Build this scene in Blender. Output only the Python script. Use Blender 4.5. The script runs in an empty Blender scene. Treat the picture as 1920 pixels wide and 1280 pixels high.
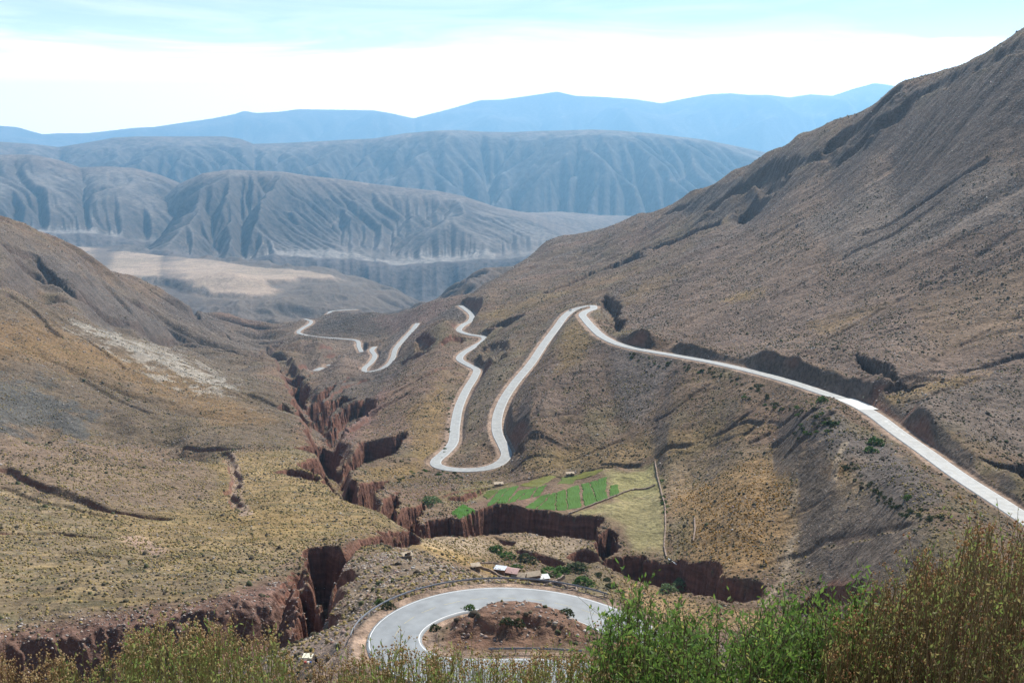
import bpy, math, random
import numpy as np
random.seed(7)
RNG = np.random.default_rng(7)
S = bpy.context.scene
COL = S.collection
PI = math.pi

# ------------------------------------------------------------------ camera
F = 1867.0
PITCH = math.atan(370.0 / F)
cam_d = bpy.data.cameras.new('camera')
cam = bpy.data.objects.new('camera', cam_d)
COL.objects.link(cam)
cam_d.sensor_width = 36.0
cam_d.lens = 36.0 * F / 1920.0
cam_d.clip_start = 0.1
cam_d.clip_end = 120000.0
cam.location = (0, 0, 0)
cam.rotation_euler = (PI / 2 - PITCH, 0, 0)
S.camera = cam

# ------------------------------------------------------------------ light
SUN_EL, SUN_AZ = math.radians(47), math.radians(31)      # azimuth: to the right of straight ahead
S.view_settings.view_transform = 'Standard'
S.view_settings.look = 'None'
S.view_settings.gamma = 1.0
S.view_settings.exposure = 0.5
sd = bpy.data.lights.new('sun', 'SUN')
sd.energy = 5.0
sd.angle = math.radians(0.53)
sd.color = (1.0, 0.95, 0.87)
sun = bpy.data.objects.new('sun', sd)
COL.objects.link(sun)
sun.rotation_euler = (PI / 2 - SUN_EL, 0, PI - SUN_AZ)
sun.location = (0, 0, 50)

w = bpy.data.worlds.new('World')
S.world = w
w.use_nodes = True
nt = w.node_tree
nt.nodes.clear()
N = nt.nodes.new
L = nt.links.new
out = N('ShaderNodeOutputWorld')
bg = N('ShaderNodeBackground')
sky = N('ShaderNodeTexSky')
sky.sky_type = 'NISHITA'
sky.sun_disc = False
sky.sun_elevation = SUN_EL
sky.sun_rotation = SUN_AZ
sky.altitude = 3500
sky.air_density = 1.0
sky.dust_density = 0.6
sky.ozone_density = 1.2
tc = N('ShaderNodeTexCoord')
sep = N('ShaderNodeSeparateXYZ')
L(tc.outputs['Generated'], sep.inputs[0])
# cirrus: noise stretched along the horizon
mp = N('ShaderNodeMapping')
mp.inputs['Scale'].default_value = (1.0, 1.0, 8.0)
mp.inputs['Rotation'].default_value = (0.0, 0.14, 0.3)
mp.inputs['Location'].default_value = (0.35, 0.2, 0.25)
L(tc.outputs['Generated'], mp.inputs[0])
n1 = N('ShaderNodeTexNoise')
n1.inputs['Scale'].default_value = 3.6
n1.inputs['Detail'].default_value = 7
n1.inputs['Roughness'].default_value = 0.6
n1.inputs['Distortion'].default_value = 1.1
L(mp.outputs[0], n1.inputs['Vector'])
ramp = N('ShaderNodeMapRange')
ramp.inputs['From Min'].default_value = 0.42
ramp.inputs['From Max'].default_value = 0.66
ramp.inputs['To Min'].default_value = 0.42
ramp.inputs['To Max'].default_value = 0.95
L(n1.outputs['Fac'], ramp.inputs['Value'])
low = N('ShaderNodeMapRange')               # cloud bank along the horizon
low.interpolation_type = 'SMOOTHSTEP'
low.inputs['From Min'].default_value = 0.155
low.inputs['From Max'].default_value = 0.055
wv = N('ShaderNodeMath'); wv.operation = 'MULTIPLY_ADD'      # ragged upper edge of the bank
L(n1.outputs['Fac'], wv.inputs[0]); wv.inputs[1].default_value = -0.16
zz = N('ShaderNodeMath'); zz.operation = 'ADD'; L(sep.outputs['Z'], zz.inputs[0]); zz.inputs[1].default_value = 0.08
L(zz.outputs[0], wv.inputs[2])
L(wv.outputs[0], low.inputs['Value'])
mx = N('ShaderNodeMath'); mx.operation = 'MAXIMUM'
L(ramp.outputs[0], mx.inputs[0]); L(low.outputs[0], mx.inputs[1])
up = N('ShaderNodeMapRange')                # only in the lower sky
up.inputs['From Min'].default_value = 0.38
up.inputs['From Max'].default_value = 0.2
up.inputs['To Min'].default_value = 0.06
L(sep.outputs['Z'], up.inputs['Value'])
ml = N('ShaderNodeMath'); ml.operation = 'MULTIPLY'
L(mx.outputs[0], ml.inputs[0]); L(up.outputs[0], ml.inputs[1])
mixc = N('ShaderNodeMix'); mixc.data_type = 'RGBA'
L(ml.outputs[0], mixc.inputs['Factor'])
L(sky.outputs[0], mixc.inputs['A'])
fw = N('ShaderNodeMapRange'); fw.interpolation_type = 'SMOOTHSTEP'      # cloud on the sun's side glows brighter
fw.inputs['From Min'].default_value = 0.0; fw.inputs['From Max'].default_value = 0.8
L(sep.outputs['Y'], fw.inputs['Value'])
cc = N('ShaderNodeMix'); cc.data_type = 'RGBA'
cc.inputs['A'].default_value = (7.6, 7.9, 8.1, 1); cc.inputs['B'].default_value = (26.0, 24.0, 21.0, 1)
lo2 = N('ShaderNodeMapRange'); lo2.interpolation_type = 'SMOOTHSTEP'     # ... and towards the horizon
lo2.inputs['From Min'].default_value = 0.13; lo2.inputs['From Max'].default_value = 0.05
L(sep.outputs['Z'], lo2.inputs['Value'])
m9 = N('ShaderNodeMath'); m9.operation = 'MULTIPLY'
L(fw.outputs[0], m9.inputs[0]); L(lo2.outputs[0], m9.inputs[1])
L(m9.outputs[0], cc.inputs['Factor'])
L(cc.outputs['Result'], mixc.inputs['B'])
L(mixc.outputs['Result'], bg.inputs['Color'])
bg.inputs['Strength'].default_value = 0.11
L(bg.outputs[0], out.inputs[0])

S.cycles.use_denoising = True
S.cycles.max_bounces = 5
S.cycles.diffuse_bounces = 2
S.cycles.glossy_bounces = 2
S.cycles.transmission_bounces = 2
S.cycles.volume_bounces = 1
S.cycles.transparent_max_bounces = 6

# ------------------------------------------------------------------ maths helpers
CP, SP = math.cos(PITCH), math.sin(PITCH)

def ray(u, v):
    """pixel of the 1920x1280 photograph -> azimuth, tangent of elevation"""
    cx = (np.asarray(u, float) - 960) / F
    cy = (640 - np.asarray(v, float)) / F
    y = CP + cy * SP
    z = -SP + cy * CP
    h = np.hypot(cx, y)
    return np.arctan2(cx, y), z / h

def proj(x, y, z):
    d = y * CP - z * SP
    c = y * SP + z * CP
    d = np.maximum(d, 1e-3)
    return 960 + F * x / d, 640 - F * c / d

_T = RNG.random((256, 256))
def vnoise(x, y):
    xi = np.floor(x).astype(np.int64); yi = np.floor(y).astype(np.int64)
    fx = x - xi; fy = y - yi
    fx = fx * fx * fx * (fx * (fx * 6 - 15) + 10); fy = fy * fy * fy * (fy * (fy * 6 - 15) + 10)
    a = xi & 255; b = yi & 255; a1 = (a + 1) & 255; b1 = (b + 1) & 255
    t = _T
    return (t[a, b] * (1 - fx) + t[a1, b] * fx) * (1 - fy) + (t[a, b1] * (1 - fx) + t[a1, b1] * fx) * fy

def fbm(x, y, o=4, g=0.5):
    s = 0.0; a = 1.0; n = 0.0
    for k in range(o):
        s = s + a * vnoise(x + 17.3 * k, y - 9.1 * k); n += a
        x = x * 2.03; y = y * 2.03; a *= g
    return s / n - 0.5

def ridged(x, y, o=4):
    s = 0.0; a = 1.0; n = 0.0
    for k in range(o):
        s = s + a * (1 - np.abs(2 * vnoise(x + 31.7 * k, y + 5.3 * k) - 1)); n += a
        x = x * 2.1; y = y * 2.1; a *= 0.5
    return s / n

def sstep(a, b, x):
    t = np.clip((x - a) / (b - a), 0, 1)
    return t * t * (3 - 2 * t)

# ------------------------------------------------------------------ materials
def new_mat(name):
    m = bpy.data.materials.new(name)
    m.use_nodes = True
    nt = m.node_tree
    b = nt.nodes['Principled BSDF']
    return m, nt, b

def simple(name, col, rough=0.8, noise=0.25, scale=2.0, metal=0.0, bump=0.0, spec=0.3):
    m, nt, b = new_mat(name)
    N = nt.nodes.new; L = nt.links.new
    tc = N('ShaderNodeTexCoord')
    n = N('ShaderNodeTexNoise'); n.inputs['Scale'].default_value = scale; n.inputs['Detail'].default_value = 6
    L(tc.outputs['Object'], n.inputs['Vector'])
    mr = N('ShaderNodeMapRange'); mr.inputs['From Min'].default_value = 0.25; mr.inputs['From Max'].default_value = 0.75
    mr.inputs['To Min'].default_value = 1 - noise; mr.inputs['To Max'].default_value = 1 + noise
    L(n.outputs['Fac'], mr.inputs['Value'])
    mu = N('ShaderNodeMix'); mu.data_type = 'RGBA'; mu.blend_type = 'MULTIPLY'; mu.inputs['Factor'].default_value = 1
    mu.inputs['A'].default_value = (*col, 1)
    L(mr.outputs[0], mu.inputs['B'])
    L(mu.outputs['Result'], b.inputs['Base Color'])
    b.inputs['Roughness'].default_value = rough
    b.inputs['Metallic'].default_value = metal
    b.inputs['Specular IOR Level'].default_value = spec
    if bump:
        bp = N('ShaderNodeBump'); bp.inputs['Strength'].default_value = bump; bp.inputs['Distance'].default_value = 0.05
        L(n.outputs['Fac'], bp.inputs['Height']); L(bp.outputs[0], b.inputs['Normal'])
    return m

def attr_mat(name, rough=0.9, trans=0.0, spec=0.15, var=0.0):
    """colour from the mesh attribute 'Col'"""
    m, nt, b = new_mat(name)
    N = nt.nodes.new; L = nt.links.new
    a = N('ShaderNodeAttribute'); a.attribute_name = 'Col'
    L(a.outputs['Color'], b.inputs['Base Color'])
    b.inputs['Roughness'].default_value = rough
    b.inputs['Specular IOR Level'].default_value = spec
    if trans:
        o = nt.nodes['Material Output']
        t = N('ShaderNodeBsdfTranslucent'); L(a.outputs['Color'], t.inputs['Color'])
        ms = N('ShaderNodeMixShader'); ms.inputs[0].default_value = trans
        L(b.outputs[0], ms.inputs[1]); L(t.outputs[0], ms.inputs[2]); L(ms.outputs[0], o.inputs['Surface'])
    return m

def ground_mat(name, fine=0.55, mid=0.12, bump=0.6, red=True, spot=1.0, redlo=0.72, redhi=0.86):
    """terrain: albedo attribute x speckle at two sizes, bare red earth where it is steep"""
    m, nt, b = new_mat(name)
    N = nt.nodes.new; L = nt.links.new
    geo = N('ShaderNodeNewGeometry')
    a = N('ShaderNodeAttribute'); a.attribute_name = 'Col'
    def noise(sc, det=4, rough=0.6, vec=None):
        n = N('ShaderNodeTexNoise'); n.inputs['Scale'].default_value = sc
        n.inputs['Detail'].default_value = det; n.inputs['Roughness'].default_value = rough
        L(vec or geo.outputs['Position'], n.inputs['Vector'])
        return n.outputs['Fac']
    def mrange(x, a0, a1, b0, b1):
        r = N('ShaderNodeMapRange'); r.inputs['From Min'].default_value = a0; r.inputs['From Max'].default_value = a1
        r.inputs['To Min'].default_value = b0; r.inputs['To Max'].default_value = b1
        L(x, r.inputs['Value']); return r.outputs[0]
    def mult(c, f):
        x = N('ShaderNodeMix'); x.data_type = 'RGBA'; x.blend_type = 'MULTIPLY'; x.inputs['Factor'].default_value = 1
        L(c, x.inputs['A']); L(f, x.inputs['B']); return x.outputs['Result']
    def mixc(f, c1, c2):
        x = N('ShaderNodeMix'); x.data_type = 'RGBA'
        L(f, x.inputs['Factor'])
        for k, c in (('A', c1), ('B', c2)):
            if isinstance(c, tuple): x.inputs[k].default_value = (*c, 1)
            else: L(c, x.inputs[k])
        return x.outputs['Result']
    nf = noise(fine, 5, 0.72)
    nm = noise(mid, 5, 0.6)
    nl = noise(mid * 0.18, 4, 0.55)
    c = mult(a.outputs['Color'], mrange(nf, 0.32, 0.68, 0.48, 1.55))
    c = mult(c, mrange(nm, 0.3, 0.7, 0.8, 1.22))
    c = mult(c, mrange(nl, 0.3, 0.7, 0.86, 1.15))
    # pale stones
    vo = N('ShaderNodeTexVoronoi'); vo.inputs['Scale'].default_value = fine * 1.5
    L(geo.outputs['Position'], vo.inputs['Vector'])
    st = mrange(vo.outputs['Distance'], 0.28, 0.14, 0.0, 1.0)
    gate = mrange(nm, 0.42, 0.62, 0.0, 0.6 * spot)
    mm = N('ShaderNodeMath'); mm.operation = 'MULTIPLY'; L(st, mm.inputs[0]); L(gate, mm.inputs[1])
    c = mixc(mm.outputs[0], c, mixc(mrange(nf, 0.4, 0.6, 0, 1), (0.30, 0.26, 0.23), (0.2, 0.16, 0.14)))
    if red:
        sx = N('ShaderNodeSeparateXYZ'); L(geo.outputs['Normal'], sx.inputs[0])
        ad = N('ShaderNodeMath'); ad.operation = 'MULTIPLY_ADD'
        L(nm, ad.inputs[0]); ad.inputs[1].default_value = 0.25
        L(sx.outputs['Z'], ad.inputs[2])
        steep = mrange(ad.outputs[0], redhi, redlo, 0.0, 1.0)
        # streaks down the face: noise squeezed in height
        mp = N('ShaderNodeMapping'); mp.inputs['Scale'].default_value = (1, 1, 0.12)
        L(geo.outputs['Position'], mp.inputs[0])
        sk = noise(0.7, 5, 0.6, mp.outputs[0])
        mp2 = N('ShaderNodeMapping'); mp2.inputs['Scale'].default_value = (0.1, 0.1, 1.0)
        L(geo.outputs['Position'], mp2.inputs[0])
        bd = noise(0.55, 3, 0.5, mp2.outputs[0])
        rc = mixc(mrange(sk, 0.3, 0.7, 0, 1), (0.14, 0.064, 0.045), (0.25, 0.128, 0.088))
        rc = mult(rc, mrange(bd, 0.3, 0.7, 0.72, 1.25))
        aw = N('ShaderNodeAttribute'); aw.attribute_name = 'Wall'
        m3 = N('ShaderNodeMath'); m3.operation = 'MULTIPLY'; L(steep, m3.inputs[0]); L(aw.outputs['Fac'], m3.inputs[1])
        c = mixc(m3.outputs[0], c, rc)
    L(c, b.inputs['Base Color'])
    b.inputs['Roughness'].default_value = 0.95
    b.inputs['Specular IOR Level'].default_value = 0.12
    bp = N('ShaderNodeBump'); bp.inputs['Strength'].default_value = bump; bp.inputs['Distance'].default_value = 0.5 / fine
    L(nf, bp.inputs['Height'])
    bp2 = N('ShaderNodeBump'); bp2.inputs['Strength'].default_value = bump * 0.7; bp2.inputs['Distance'].default_value = 0.4 / mid
    L(nm, bp2.inputs['Height']); L(bp.outputs[0], bp2.inputs['Normal'])
    L(bp2.outputs[0], b.inputs['Normal'])
    return m

# ------------------------------------------------------------------ mesh / object helpers
def tag(o, label=None, cat=None, group=None, kind=None):
    if label: o['label'] = label
    if cat: o['category'] = cat
    if group: o['group'] = group
    if kind: o['kind'] = kind
    return o

def link(name, me, mats=(), parent=None, loc=None):
    o = bpy.data.objects.new(name, me)
    for m in mats: me.materials.append(m)
    COL.objects.link(o)
    if parent is not None: o.parent = parent
    if loc is not None: o.location = loc
    return o

def np_mesh(name, V, Fc, col=None, extra=None, smooth=False, matidx=None):
    """V (n,3); Fc (m,k) with one k (3 or 4)"""
    me = bpy.data.meshes.new(name)
    V = np.ascontiguousarray(V, dtype=np.float32); Fc = np.ascontiguousarray(Fc, dtype=np.int32)
    m, k = Fc.shape
    me.vertices.add(len(V)); me.vertices.foreach_set('co', V.ravel())
    me.loops.add(m * k); me.loops.foreach_set('vertex_index', Fc.ravel())
    me.polygons.add(m)
    me.polygons.foreach_set('loop_start', np.arange(0, m * k, k, dtype=np.int32))
    me.polygons.foreach_set('loop_total', np.full(m, k, dtype=np.int32))
    if smooth: me.polygons.foreach_set('use_smooth', np.ones(m, dtype=bool))
    if matidx is not None: me.polygons.foreach_set('material_index', np.asarray(matidx, dtype=np.int32))
    me.update(calc_edges=True)
    if col is not None:
        at = me.color_attributes.new('Col', 'FLOAT_COLOR', 'POINT')
        c4 = np.ones((len(V), 4), dtype=np.float32); c4[:, :3] = col
        at.data.foreach_set('color', c4.ravel())
    for kx, arr in (extra or {}).items():
        at = me.attributes.new(kx, 'FLOAT', 'POINT')
        at.data.foreach_set('value', np.ascontiguousarray(arr, dtype=np.float32))
    return me

def grid_faces(nr, nc):
    i = np.arange(nr - 1)[:, None] * nc + np.arange(nc - 1)[None, :]
    return np.stack([i, i + 1, i + nc + 1, i + nc], -1).reshape(-1, 4)[:, ::1]
# ------------------------------------------------------------------ the lie of the land
# heights relative to the eye (0); each entry is one surveyed spot of the valley
CT = []      # theta, ln r, z/r
def C(u, v, r=None, z=None):
    t, e = ray(u, v)
    if r is None: r = z / float(e)
    CT.append((float(t), math.log(r), float(e)))
    return r
def H(u, r, z):
    t, e = ray(u, 900)
    CT.append((float(t), math.log(r), z / r))

# roads: (u, v, z[, half width])
ROAD_A = [(2080, 1085, -116), (1990, 1020, -118), (1925, 974, -119), (1870, 938, -120), (1800, 893, -121), (1740, 850, -122), (1680, 808, -123), (1640, 778, -124.5), (1600, 756, -126),
          (1540, 735, -128), (1480, 715, -131), (1410, 696, -135), (1340, 680, -139), (1270, 667, -143), (1200, 655, -147), (1160, 645, -150), (1132, 632, -152.5),
          (1112, 615, -156), (1097, 598, -159.5), (1092, 590, -162), (1100, 583, -164.5), (1113, 578, -167), (1106, 573, -169), (1080, 579, -171.5), (1062, 590, -173.5),
          (1045, 612, -177), (1020, 645, -181), (995, 682, -185), (965, 718, -189), (943, 752, -192), (932, 785, -195), (933, 812, -197), (945, 838, -199), (950, 852, -200), (940, 866, -201),
          (915, 877, -202), (880, 881, -203), (842, 879, -203.6), (820, 873, -204.2), (817, 864, -205), (832, 850, -206), (848, 832, -207), (853, 800, -209), (860, 764, -212), (875, 730, -215), (890, 705, -218),
          (893, 692, -220), (878, 684, -221.5), (862, 674, -223), (866, 664, -225), (888, 650, -227), (908, 637, -229.5), (905, 631, -231), (880, 627, -233), (861, 620, -235), (866, 611, -237),
          (882, 601, -240), (884, 590, -243), (873, 580, -245.5), (863, 573, -248)]
ROAD_B = [(783, 606, -292), (773, 619, -295), (755, 638, -299), (741, 655, -302), (736, 672, -305), (727, 684, -308), (708, 694, -311), (688, 697, -313), (683, 691, -315), (695, 680, -318), (703, 667, -320), (697, 656, -323), (703, 650, -325)]
ROAD_C = [(678, 660, -332), (673, 650, -335), (667, 638, -338), (640, 635, -341), (600, 632, -344), (572, 628, -347), (560, 624, -349), (566, 616, -354), (580, 608, -360), (583, 602, -364), (572, 598, -368)]
ROAD_D = [(563, 698, -335), (580, 698, -334), (604, 689, -333)]
ROAD_D2 = [(612, 685, -333), (622, 684, -332), (638, 683, -331), (648, 676, -330)]
ROAD_E = [(610, 597, -420), (616, 588, -430), (625, 583, -440), (650, 581, -446), (668, 580, -450)]
ROAD_H = [(1230, 1215, -79.5), (1180, 1181, -79), (1120, 1152, -78.6), (1050, 1131, -78.3), (980, 1121, -78), (900, 1121, -77.7), (830, 1133, -77.3), (775, 1155, -77), (742, 1180, -76.6), (735, 1208, -76.2),
          (755, 1236, -75.8), (800, 1256, -75.2), (860, 1262, -74.6), (940, 1262, -74), (1020, 1262, -73.6), (1100, 1268, -73)]
ROADS = {'A': (ROAD_A, 3.6), 'B': (ROAD_B, 3.6), 'C': (ROAD_C, 3.4), 'D': (ROAD_D, 4.6), 'D2': (ROAD_D2, 4.0), 'E': (ROAD_E, 4.0), 'H': (ROAD_H, 4.2)}
def world(u, v, z):
    t, e = ray(u, v)
    r = z / e
    return np.stack([r * np.sin(t), r * np.cos(t), np.broadcast_to(z, np.shape(r)) * 1.0], -1)
for k, (pts, hw) in ROADS.items():
    st = 1 if k != 'A' else 1
    for p in pts[::st]:
        C(p[0], p[1], z=p[2])

# --- column by column, near to far (u, v, r) or (u, v, z=)
for u in (-350, -150):
    C(u, 1280, 200); C(u, 1190, 226); C(u, 1100, 270); C(u, 1000, 330); C(u, 900, 410); C(u, 820, 500)
    H(u, 560, -180); C(u, 790, 640); C(u, 650, 800); C(u, 520, 1000); H(u, 1150, -165); C(u, 500, 1350); C(u, 360, 1700); H(u, 2100, -300); H(u, 3500, -560); H(u, 6500, -700)
C(0, 1280, 215); C(0, 1190, 240); C(0, 1100, 285); C(0, 1000, 345); C(0, 900, 430); C(0, 850, 480); C(0, 812, 530)
H(0, 590, -180); C(0, 795, 660); C(0, 700, 760); C(0, 600, 930); C(0, 535, 1130); H(0, 1260, -205); C(0, 500, 1400); C(0, 422, 1800); H(0, 2200, -330); H(0, 3600, -590)
C(120, 1270, 214); C(120, 1175, 240); C(120, 1000, 348); C(120, 900, 432); C(120, 835, 510); C(120, 815, 545); H(120, 600, -184)
C(120, 790, 680); C(120, 700, 800); C(120, 600, 1020); C(120, 567, 1150); H(120, 1300, -245); C(120, 545, 1420); C(120, 480, 1950); H(120, 2400, -400)
C(250, 1265, 206); C(250, 1160, 238); C(250, 1000, 350); C(250, 900, 445); C(250, 840, 530); C(250, 824, 560); H(250, 610, -186)
C(250, 810, 660); C(250, 750, 760); C(250, 700, 880); C(250, 640, 1180); H(250, 1330, -280); C(250, 625, 1450); C(250, 543, 2200); H(250, 2700, -480)
C(350, 1255, 200); C(350, 1150, 235); C(350, 1000, 350); C(350, 920, 440); C(350, 862, 530); H(350, 590, -197); C(350, 840, 620); C(350, 780, 730); C(350, 720, 900); C(350, 662, 1300); H(350, 1450, -325)
C(350, 640, 1600); C(350, 588, 2300); H(350, 2800, -520)
C(430, 1240, 195); C(430, 1120, 240); C(430, 1000, 352); C(430, 900, 470); C(430, 850, 560); C(430, 800, 680); C(430, 740, 880); C(430, 690, 1250); C(430, 672, 1450); C(430, 640, 1800); C(430, 600, 2300); C(430, 568, 2700); H(430, 3100, -590)
C(520, 1130, 232); C(520, 1060, 290); C(520, 1000, 345); C(520, 930, 420); C(520, 860, 540); C(520, 820, 640); C(520, 770, 800); C(520, 720, 1050); C(520, 690, 1280); C(520, 650, 1750); C(520, 615, 2300); C(520, 590, 2900)
C(560, 1180, 200); C(640, 1140, 200); C(600, 1045, 290); C(600, 960, 385); C(600, 900, 470); C(560, 850, 560); C(600, 820, 700); C(580, 780, 820); C(560, 720, 1100)
C(640, 1100, 215); C(640, 1060, 250); C(700, 1045, 255); C(640, 980, 370); C(700, 1000, 345); C(720, 960, 400); C(660, 900, 480)
C(760, 1080, 205); C(760, 1045, 235); C(860, 1068, 222); C(940, 1086, 205); C(700, 1030, 285)
C(1010, 1104, 190); C(1080, 1121, 187); C(1140, 1144, 181); C(900, 1094, 190); C(690, 712, 1255); C(740, 704, 1170); C(665, 710, 1260); C(720, 707, 1200)
for u, zz in ((960, -128), (1040, -130), (1120, -130), (1200, -135), (1300, -138)):
    H(u, 258, zz)
H(880, 285, -136); H(800, 300, -134)
C(560, 1265, 158); C(600, 1240, 160); C(640, 1215, 165); C(500, 1275, 160)
C(780, 1020, 350); C(850, 1000, 382); C(900, 1030, 372); C(960, 1078, 352); C(1020, 1060, 372); C(1100, 1075, 366); C(1180, 1110, 352); C(1250, 1140, 343)
C(900, 1000, 400); C(1000, 1010, 396); C(1100, 1040, 388); C(740, 1000, 368)
C(790, 970, 432); C(780, 930, 492); C(850, 950, 462); C(900, 950, 462); C(1000, 950, 462); C(1080, 955, 458); C(1150, 970, 445); C(1200, 1030, 408); C(1250, 1040, 404)
C(960, 920, 497); C(1050, 905, 510); C(1140, 885, 528); C(1230, 870, 535); C(1240, 950, 462); C(1240, 1000, 425)
C(840, 905, 535); C(760, 895, 565); C(700, 900, 540); C(720, 870, 600); C(1000, 895, 535); C(960, 885, 570); C(1060, 880, 560)
C(680, 850, 655); C(640, 850, 640); C(760, 830, 675); C(760, 800, 740); C(700, 800, 800); C(780, 850, 640); C(660, 780, 870); C(700, 750, 920); C(800, 760, 800); C(780, 700, 980); C(820, 700, 930); C(820, 640, 1150); C(840, 600, 1280)
C(620, 760, 960); C(640, 730, 1080); C(700, 724, 1100); C(600, 715, 1250); C(570, 715, 1280); C(612, 704, 1300); C(645, 695, 1310); C(545, 714, 1260); C(740, 710, 1060); C(760, 690, 1090); C(800, 660, 1130)
C(900, 840, 650); C(900, 860, 625); C(890, 800, 700); C(900, 760, 760); C(920, 700, 850); C(940, 660, 930); C(980, 620, 1010); C(1020, 590, 1100)
# slope inside the big loop of road
C(1000, 800, 622); C(980, 850, 590); C(1050, 840, 590); C(1100, 800, 618); C(1100, 720, 680); C(1000, 720, 712); C(1060, 680, 742); C(1085, 640, 800); C(1040, 650, 812); C(1200, 760, 640); C(1200, 700, 700); C(1300, 760, 580); C(1300, 720, 610); C(1150, 850, 565); C(1250, 830, 545)
C(1400, 800, 515); C(1400, 740, 555); C(1500, 780, 480); C(1560, 770, 460); C(1350, 850, 505); C(1450, 860, 470); C(1300, 900, 495); C(1400, 950, 408); C(1300, 980, 422); C(1500, 900, 418)
C(1600, 830, 420); C(1600, 900, 384); C(1700, 900, 354); C(1550, 980, 368); C(1400, 1030, 374); C(1300, 1060, 380); C(1450, 1090, 350); C(1550, 1080, 338); C(1600, 1010, 344); C(1500, 1000, 380); C(1500, 860, 432); C(1450, 930, 415); C(1750, 960, 318); C(1700, 1040, 300); C(1850, 1000, 300)
C(1350, 1120, 344); C(1500, 1150, 318); C(1350, 1165, 325); C(1500, 1200, 290); C(1700, 1120, 275); C(1900, 1080, 262); C(1900, 1200, 220); C(1650, 1220, 240); C(1300, 1200, 300)
for u in (2080, 2250): C(u, 1200, 225); C(u, 1000, 305); C(u, 900, 350)
# the big hillside on the right
C(1900, 900, 385); C(1820, 840, 420); C(1740, 790, 445); C(1900, 840, 440); C(1900, 760, 500); C(1800, 720, 520); C(1700, 730, 505); C(1660, 710, 520)
C(1900, 650, 580); C(1750, 650, 590); C(1600, 670, 590); C(1500, 660, 640); C(1400, 650, 700); C(1300, 640, 760); C(1200, 620, 860); C(1150, 600, 930)
C(1900, 500, 690); C(1750, 500, 730); C(1600, 530, 780); C(1450, 550, 830); C(1300, 560, 920); C(1200, 560, 1000); C(1140, 565, 1040)
C(1900, 350, 800); C(1750, 380, 850); C(1600, 420, 930); C(1450, 460, 1020); C(1350, 490, 1080); C(1250, 520, 1100); C(1180, 540, 1080)
C(1900, 200, 900); C(1780, 250, 960); C(1680, 300, 1040); C(1560, 350, 1120); C(1440, 405, 1200); C(1340, 452, 1240); C(1260, 490, 1230); C(1190, 522, 1190); C(1135, 556, 1130)
C(1920, 66, 1000); C(1820, 114, 1100); C(1750, 143, 1180); C(1690, 162, 1250); C(1620, 205, 1350); C(1560, 232, 1450); C(1500, 258, 1560); C(1440, 288, 1680); C(1380, 320, 1800); C(1300, 357, 1980)
C(1200, 402, 2150); C(1130, 432, 2280); C(1080, 450, 2400); C(1035, 463, 2500)
for u, r, z in ((1920, 1200, 90), (1820, 1300, 50), (1690, 1480, -10), (1560, 1700, -80), (1440, 1950, -140), (1300, 2300, -240), (1200, 2500, -320), (1130, 2700, -380)): H(u, r, z)
for u in (2080, 2250): C(u, 800, 490); C(u, 600, 610); C(u, 400, 740); C(u, 200, 850); C(u, -20 if u < 2200 else -90, 980); H(u, 1200, 150)
# behind the near facet: ravine side, then the back slope
C(1400, 405, 1420); C(1300, 440, 1480); C(1200, 490, 1420); C(1100, 530, 1350); C(1040, 560, 1250); C(1000, 545, 1420); C(1300, 400, 1760); C(1200, 440, 1850); C(1100, 480, 1900); C(1040, 520, 1620)
C(960, 600, 1200); C(940, 570, 1400); C(900, 570, 1430); C(960, 530, 1700); C(900, 540, 1700); C(1000, 490, 2000); C(880, 556, 1650)
for u, v, r in ((1035, 463, 2500), (1000, 480, 2350), (960, 502, 2150), (920, 528, 1950), (890, 550, 1780)): C(u, v + 3, r)
for u, r, z in ((1035, 2800, -400), (960, 2480, -400), (900, 2150, -390)): H(u, r, z)
# second spur with dark outcrops, third bluish spur
C(1020, 466, 3500); C(960, 478, 3450); C(900, 495, 3400); C(850, 510, 3350); C(800, 535, 3300); C(740, 565, 3200); C(700, 580, 3100); C(900, 530, 2900); C(830, 560, 2700); C(760, 577, 2700)
for u, r, z in ((1000, 4300, -600), (900, 4200, -650), (800, 4100, -680), (1100, 4300, -560), (1250, 4300, -600), (1500, 4300, -600), (1900, 4300, -600)): H(u, r, z)
# reddish whaleback and brown dome
C(862, 557, 1900); C(820, 562, 1960); C(780, 575, 2000); C(740, 588, 2050); C(860, 590, 1500); C(800, 600, 1650); C(760, 610, 1750)
for u, r, z in ((862, 2300, -400), (800, 2400, -430), (740, 2500, -460), (680, 2600, -490), (620, 2600, -500)): H(u, r, z)
C(700, 584, 2200); C(660, 586, 2200); C(625, 596, 2130); C(595, 610, 2050); C(640, 610, 2000); C(700, 610, 1950); C(620, 625, 1900); C(720, 630, 1790)
C(560, 650, 1600); C(600, 650, 1580); C(640, 665, 1480); C(560, 672, 1450); C(520, 672, 1480);  C(500, 655, 1800); C(660, 680, 1400)
# left valley beyond, plateau foot
C(560, 600, 2900); C(600, 580, 3600); C(480, 600, 2700); C(640, 572, 3900); C(700, 570, 4100); C(780, 545, 4700); C(760, 550, 4500)
C(700, 540, 4700); C(560, 560, 3900); C(480, 565, 3500); C(600, 560, 4000); C(640, 545, 4300); C(540, 575, 3500)
for u in (0, 150, 300, 450, 600, 750, 900, 1100, 1400, 1900): H(u, 6600, -1050)
for u in (0, 200, 350, 480): H(u, 4600, -690)

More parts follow.
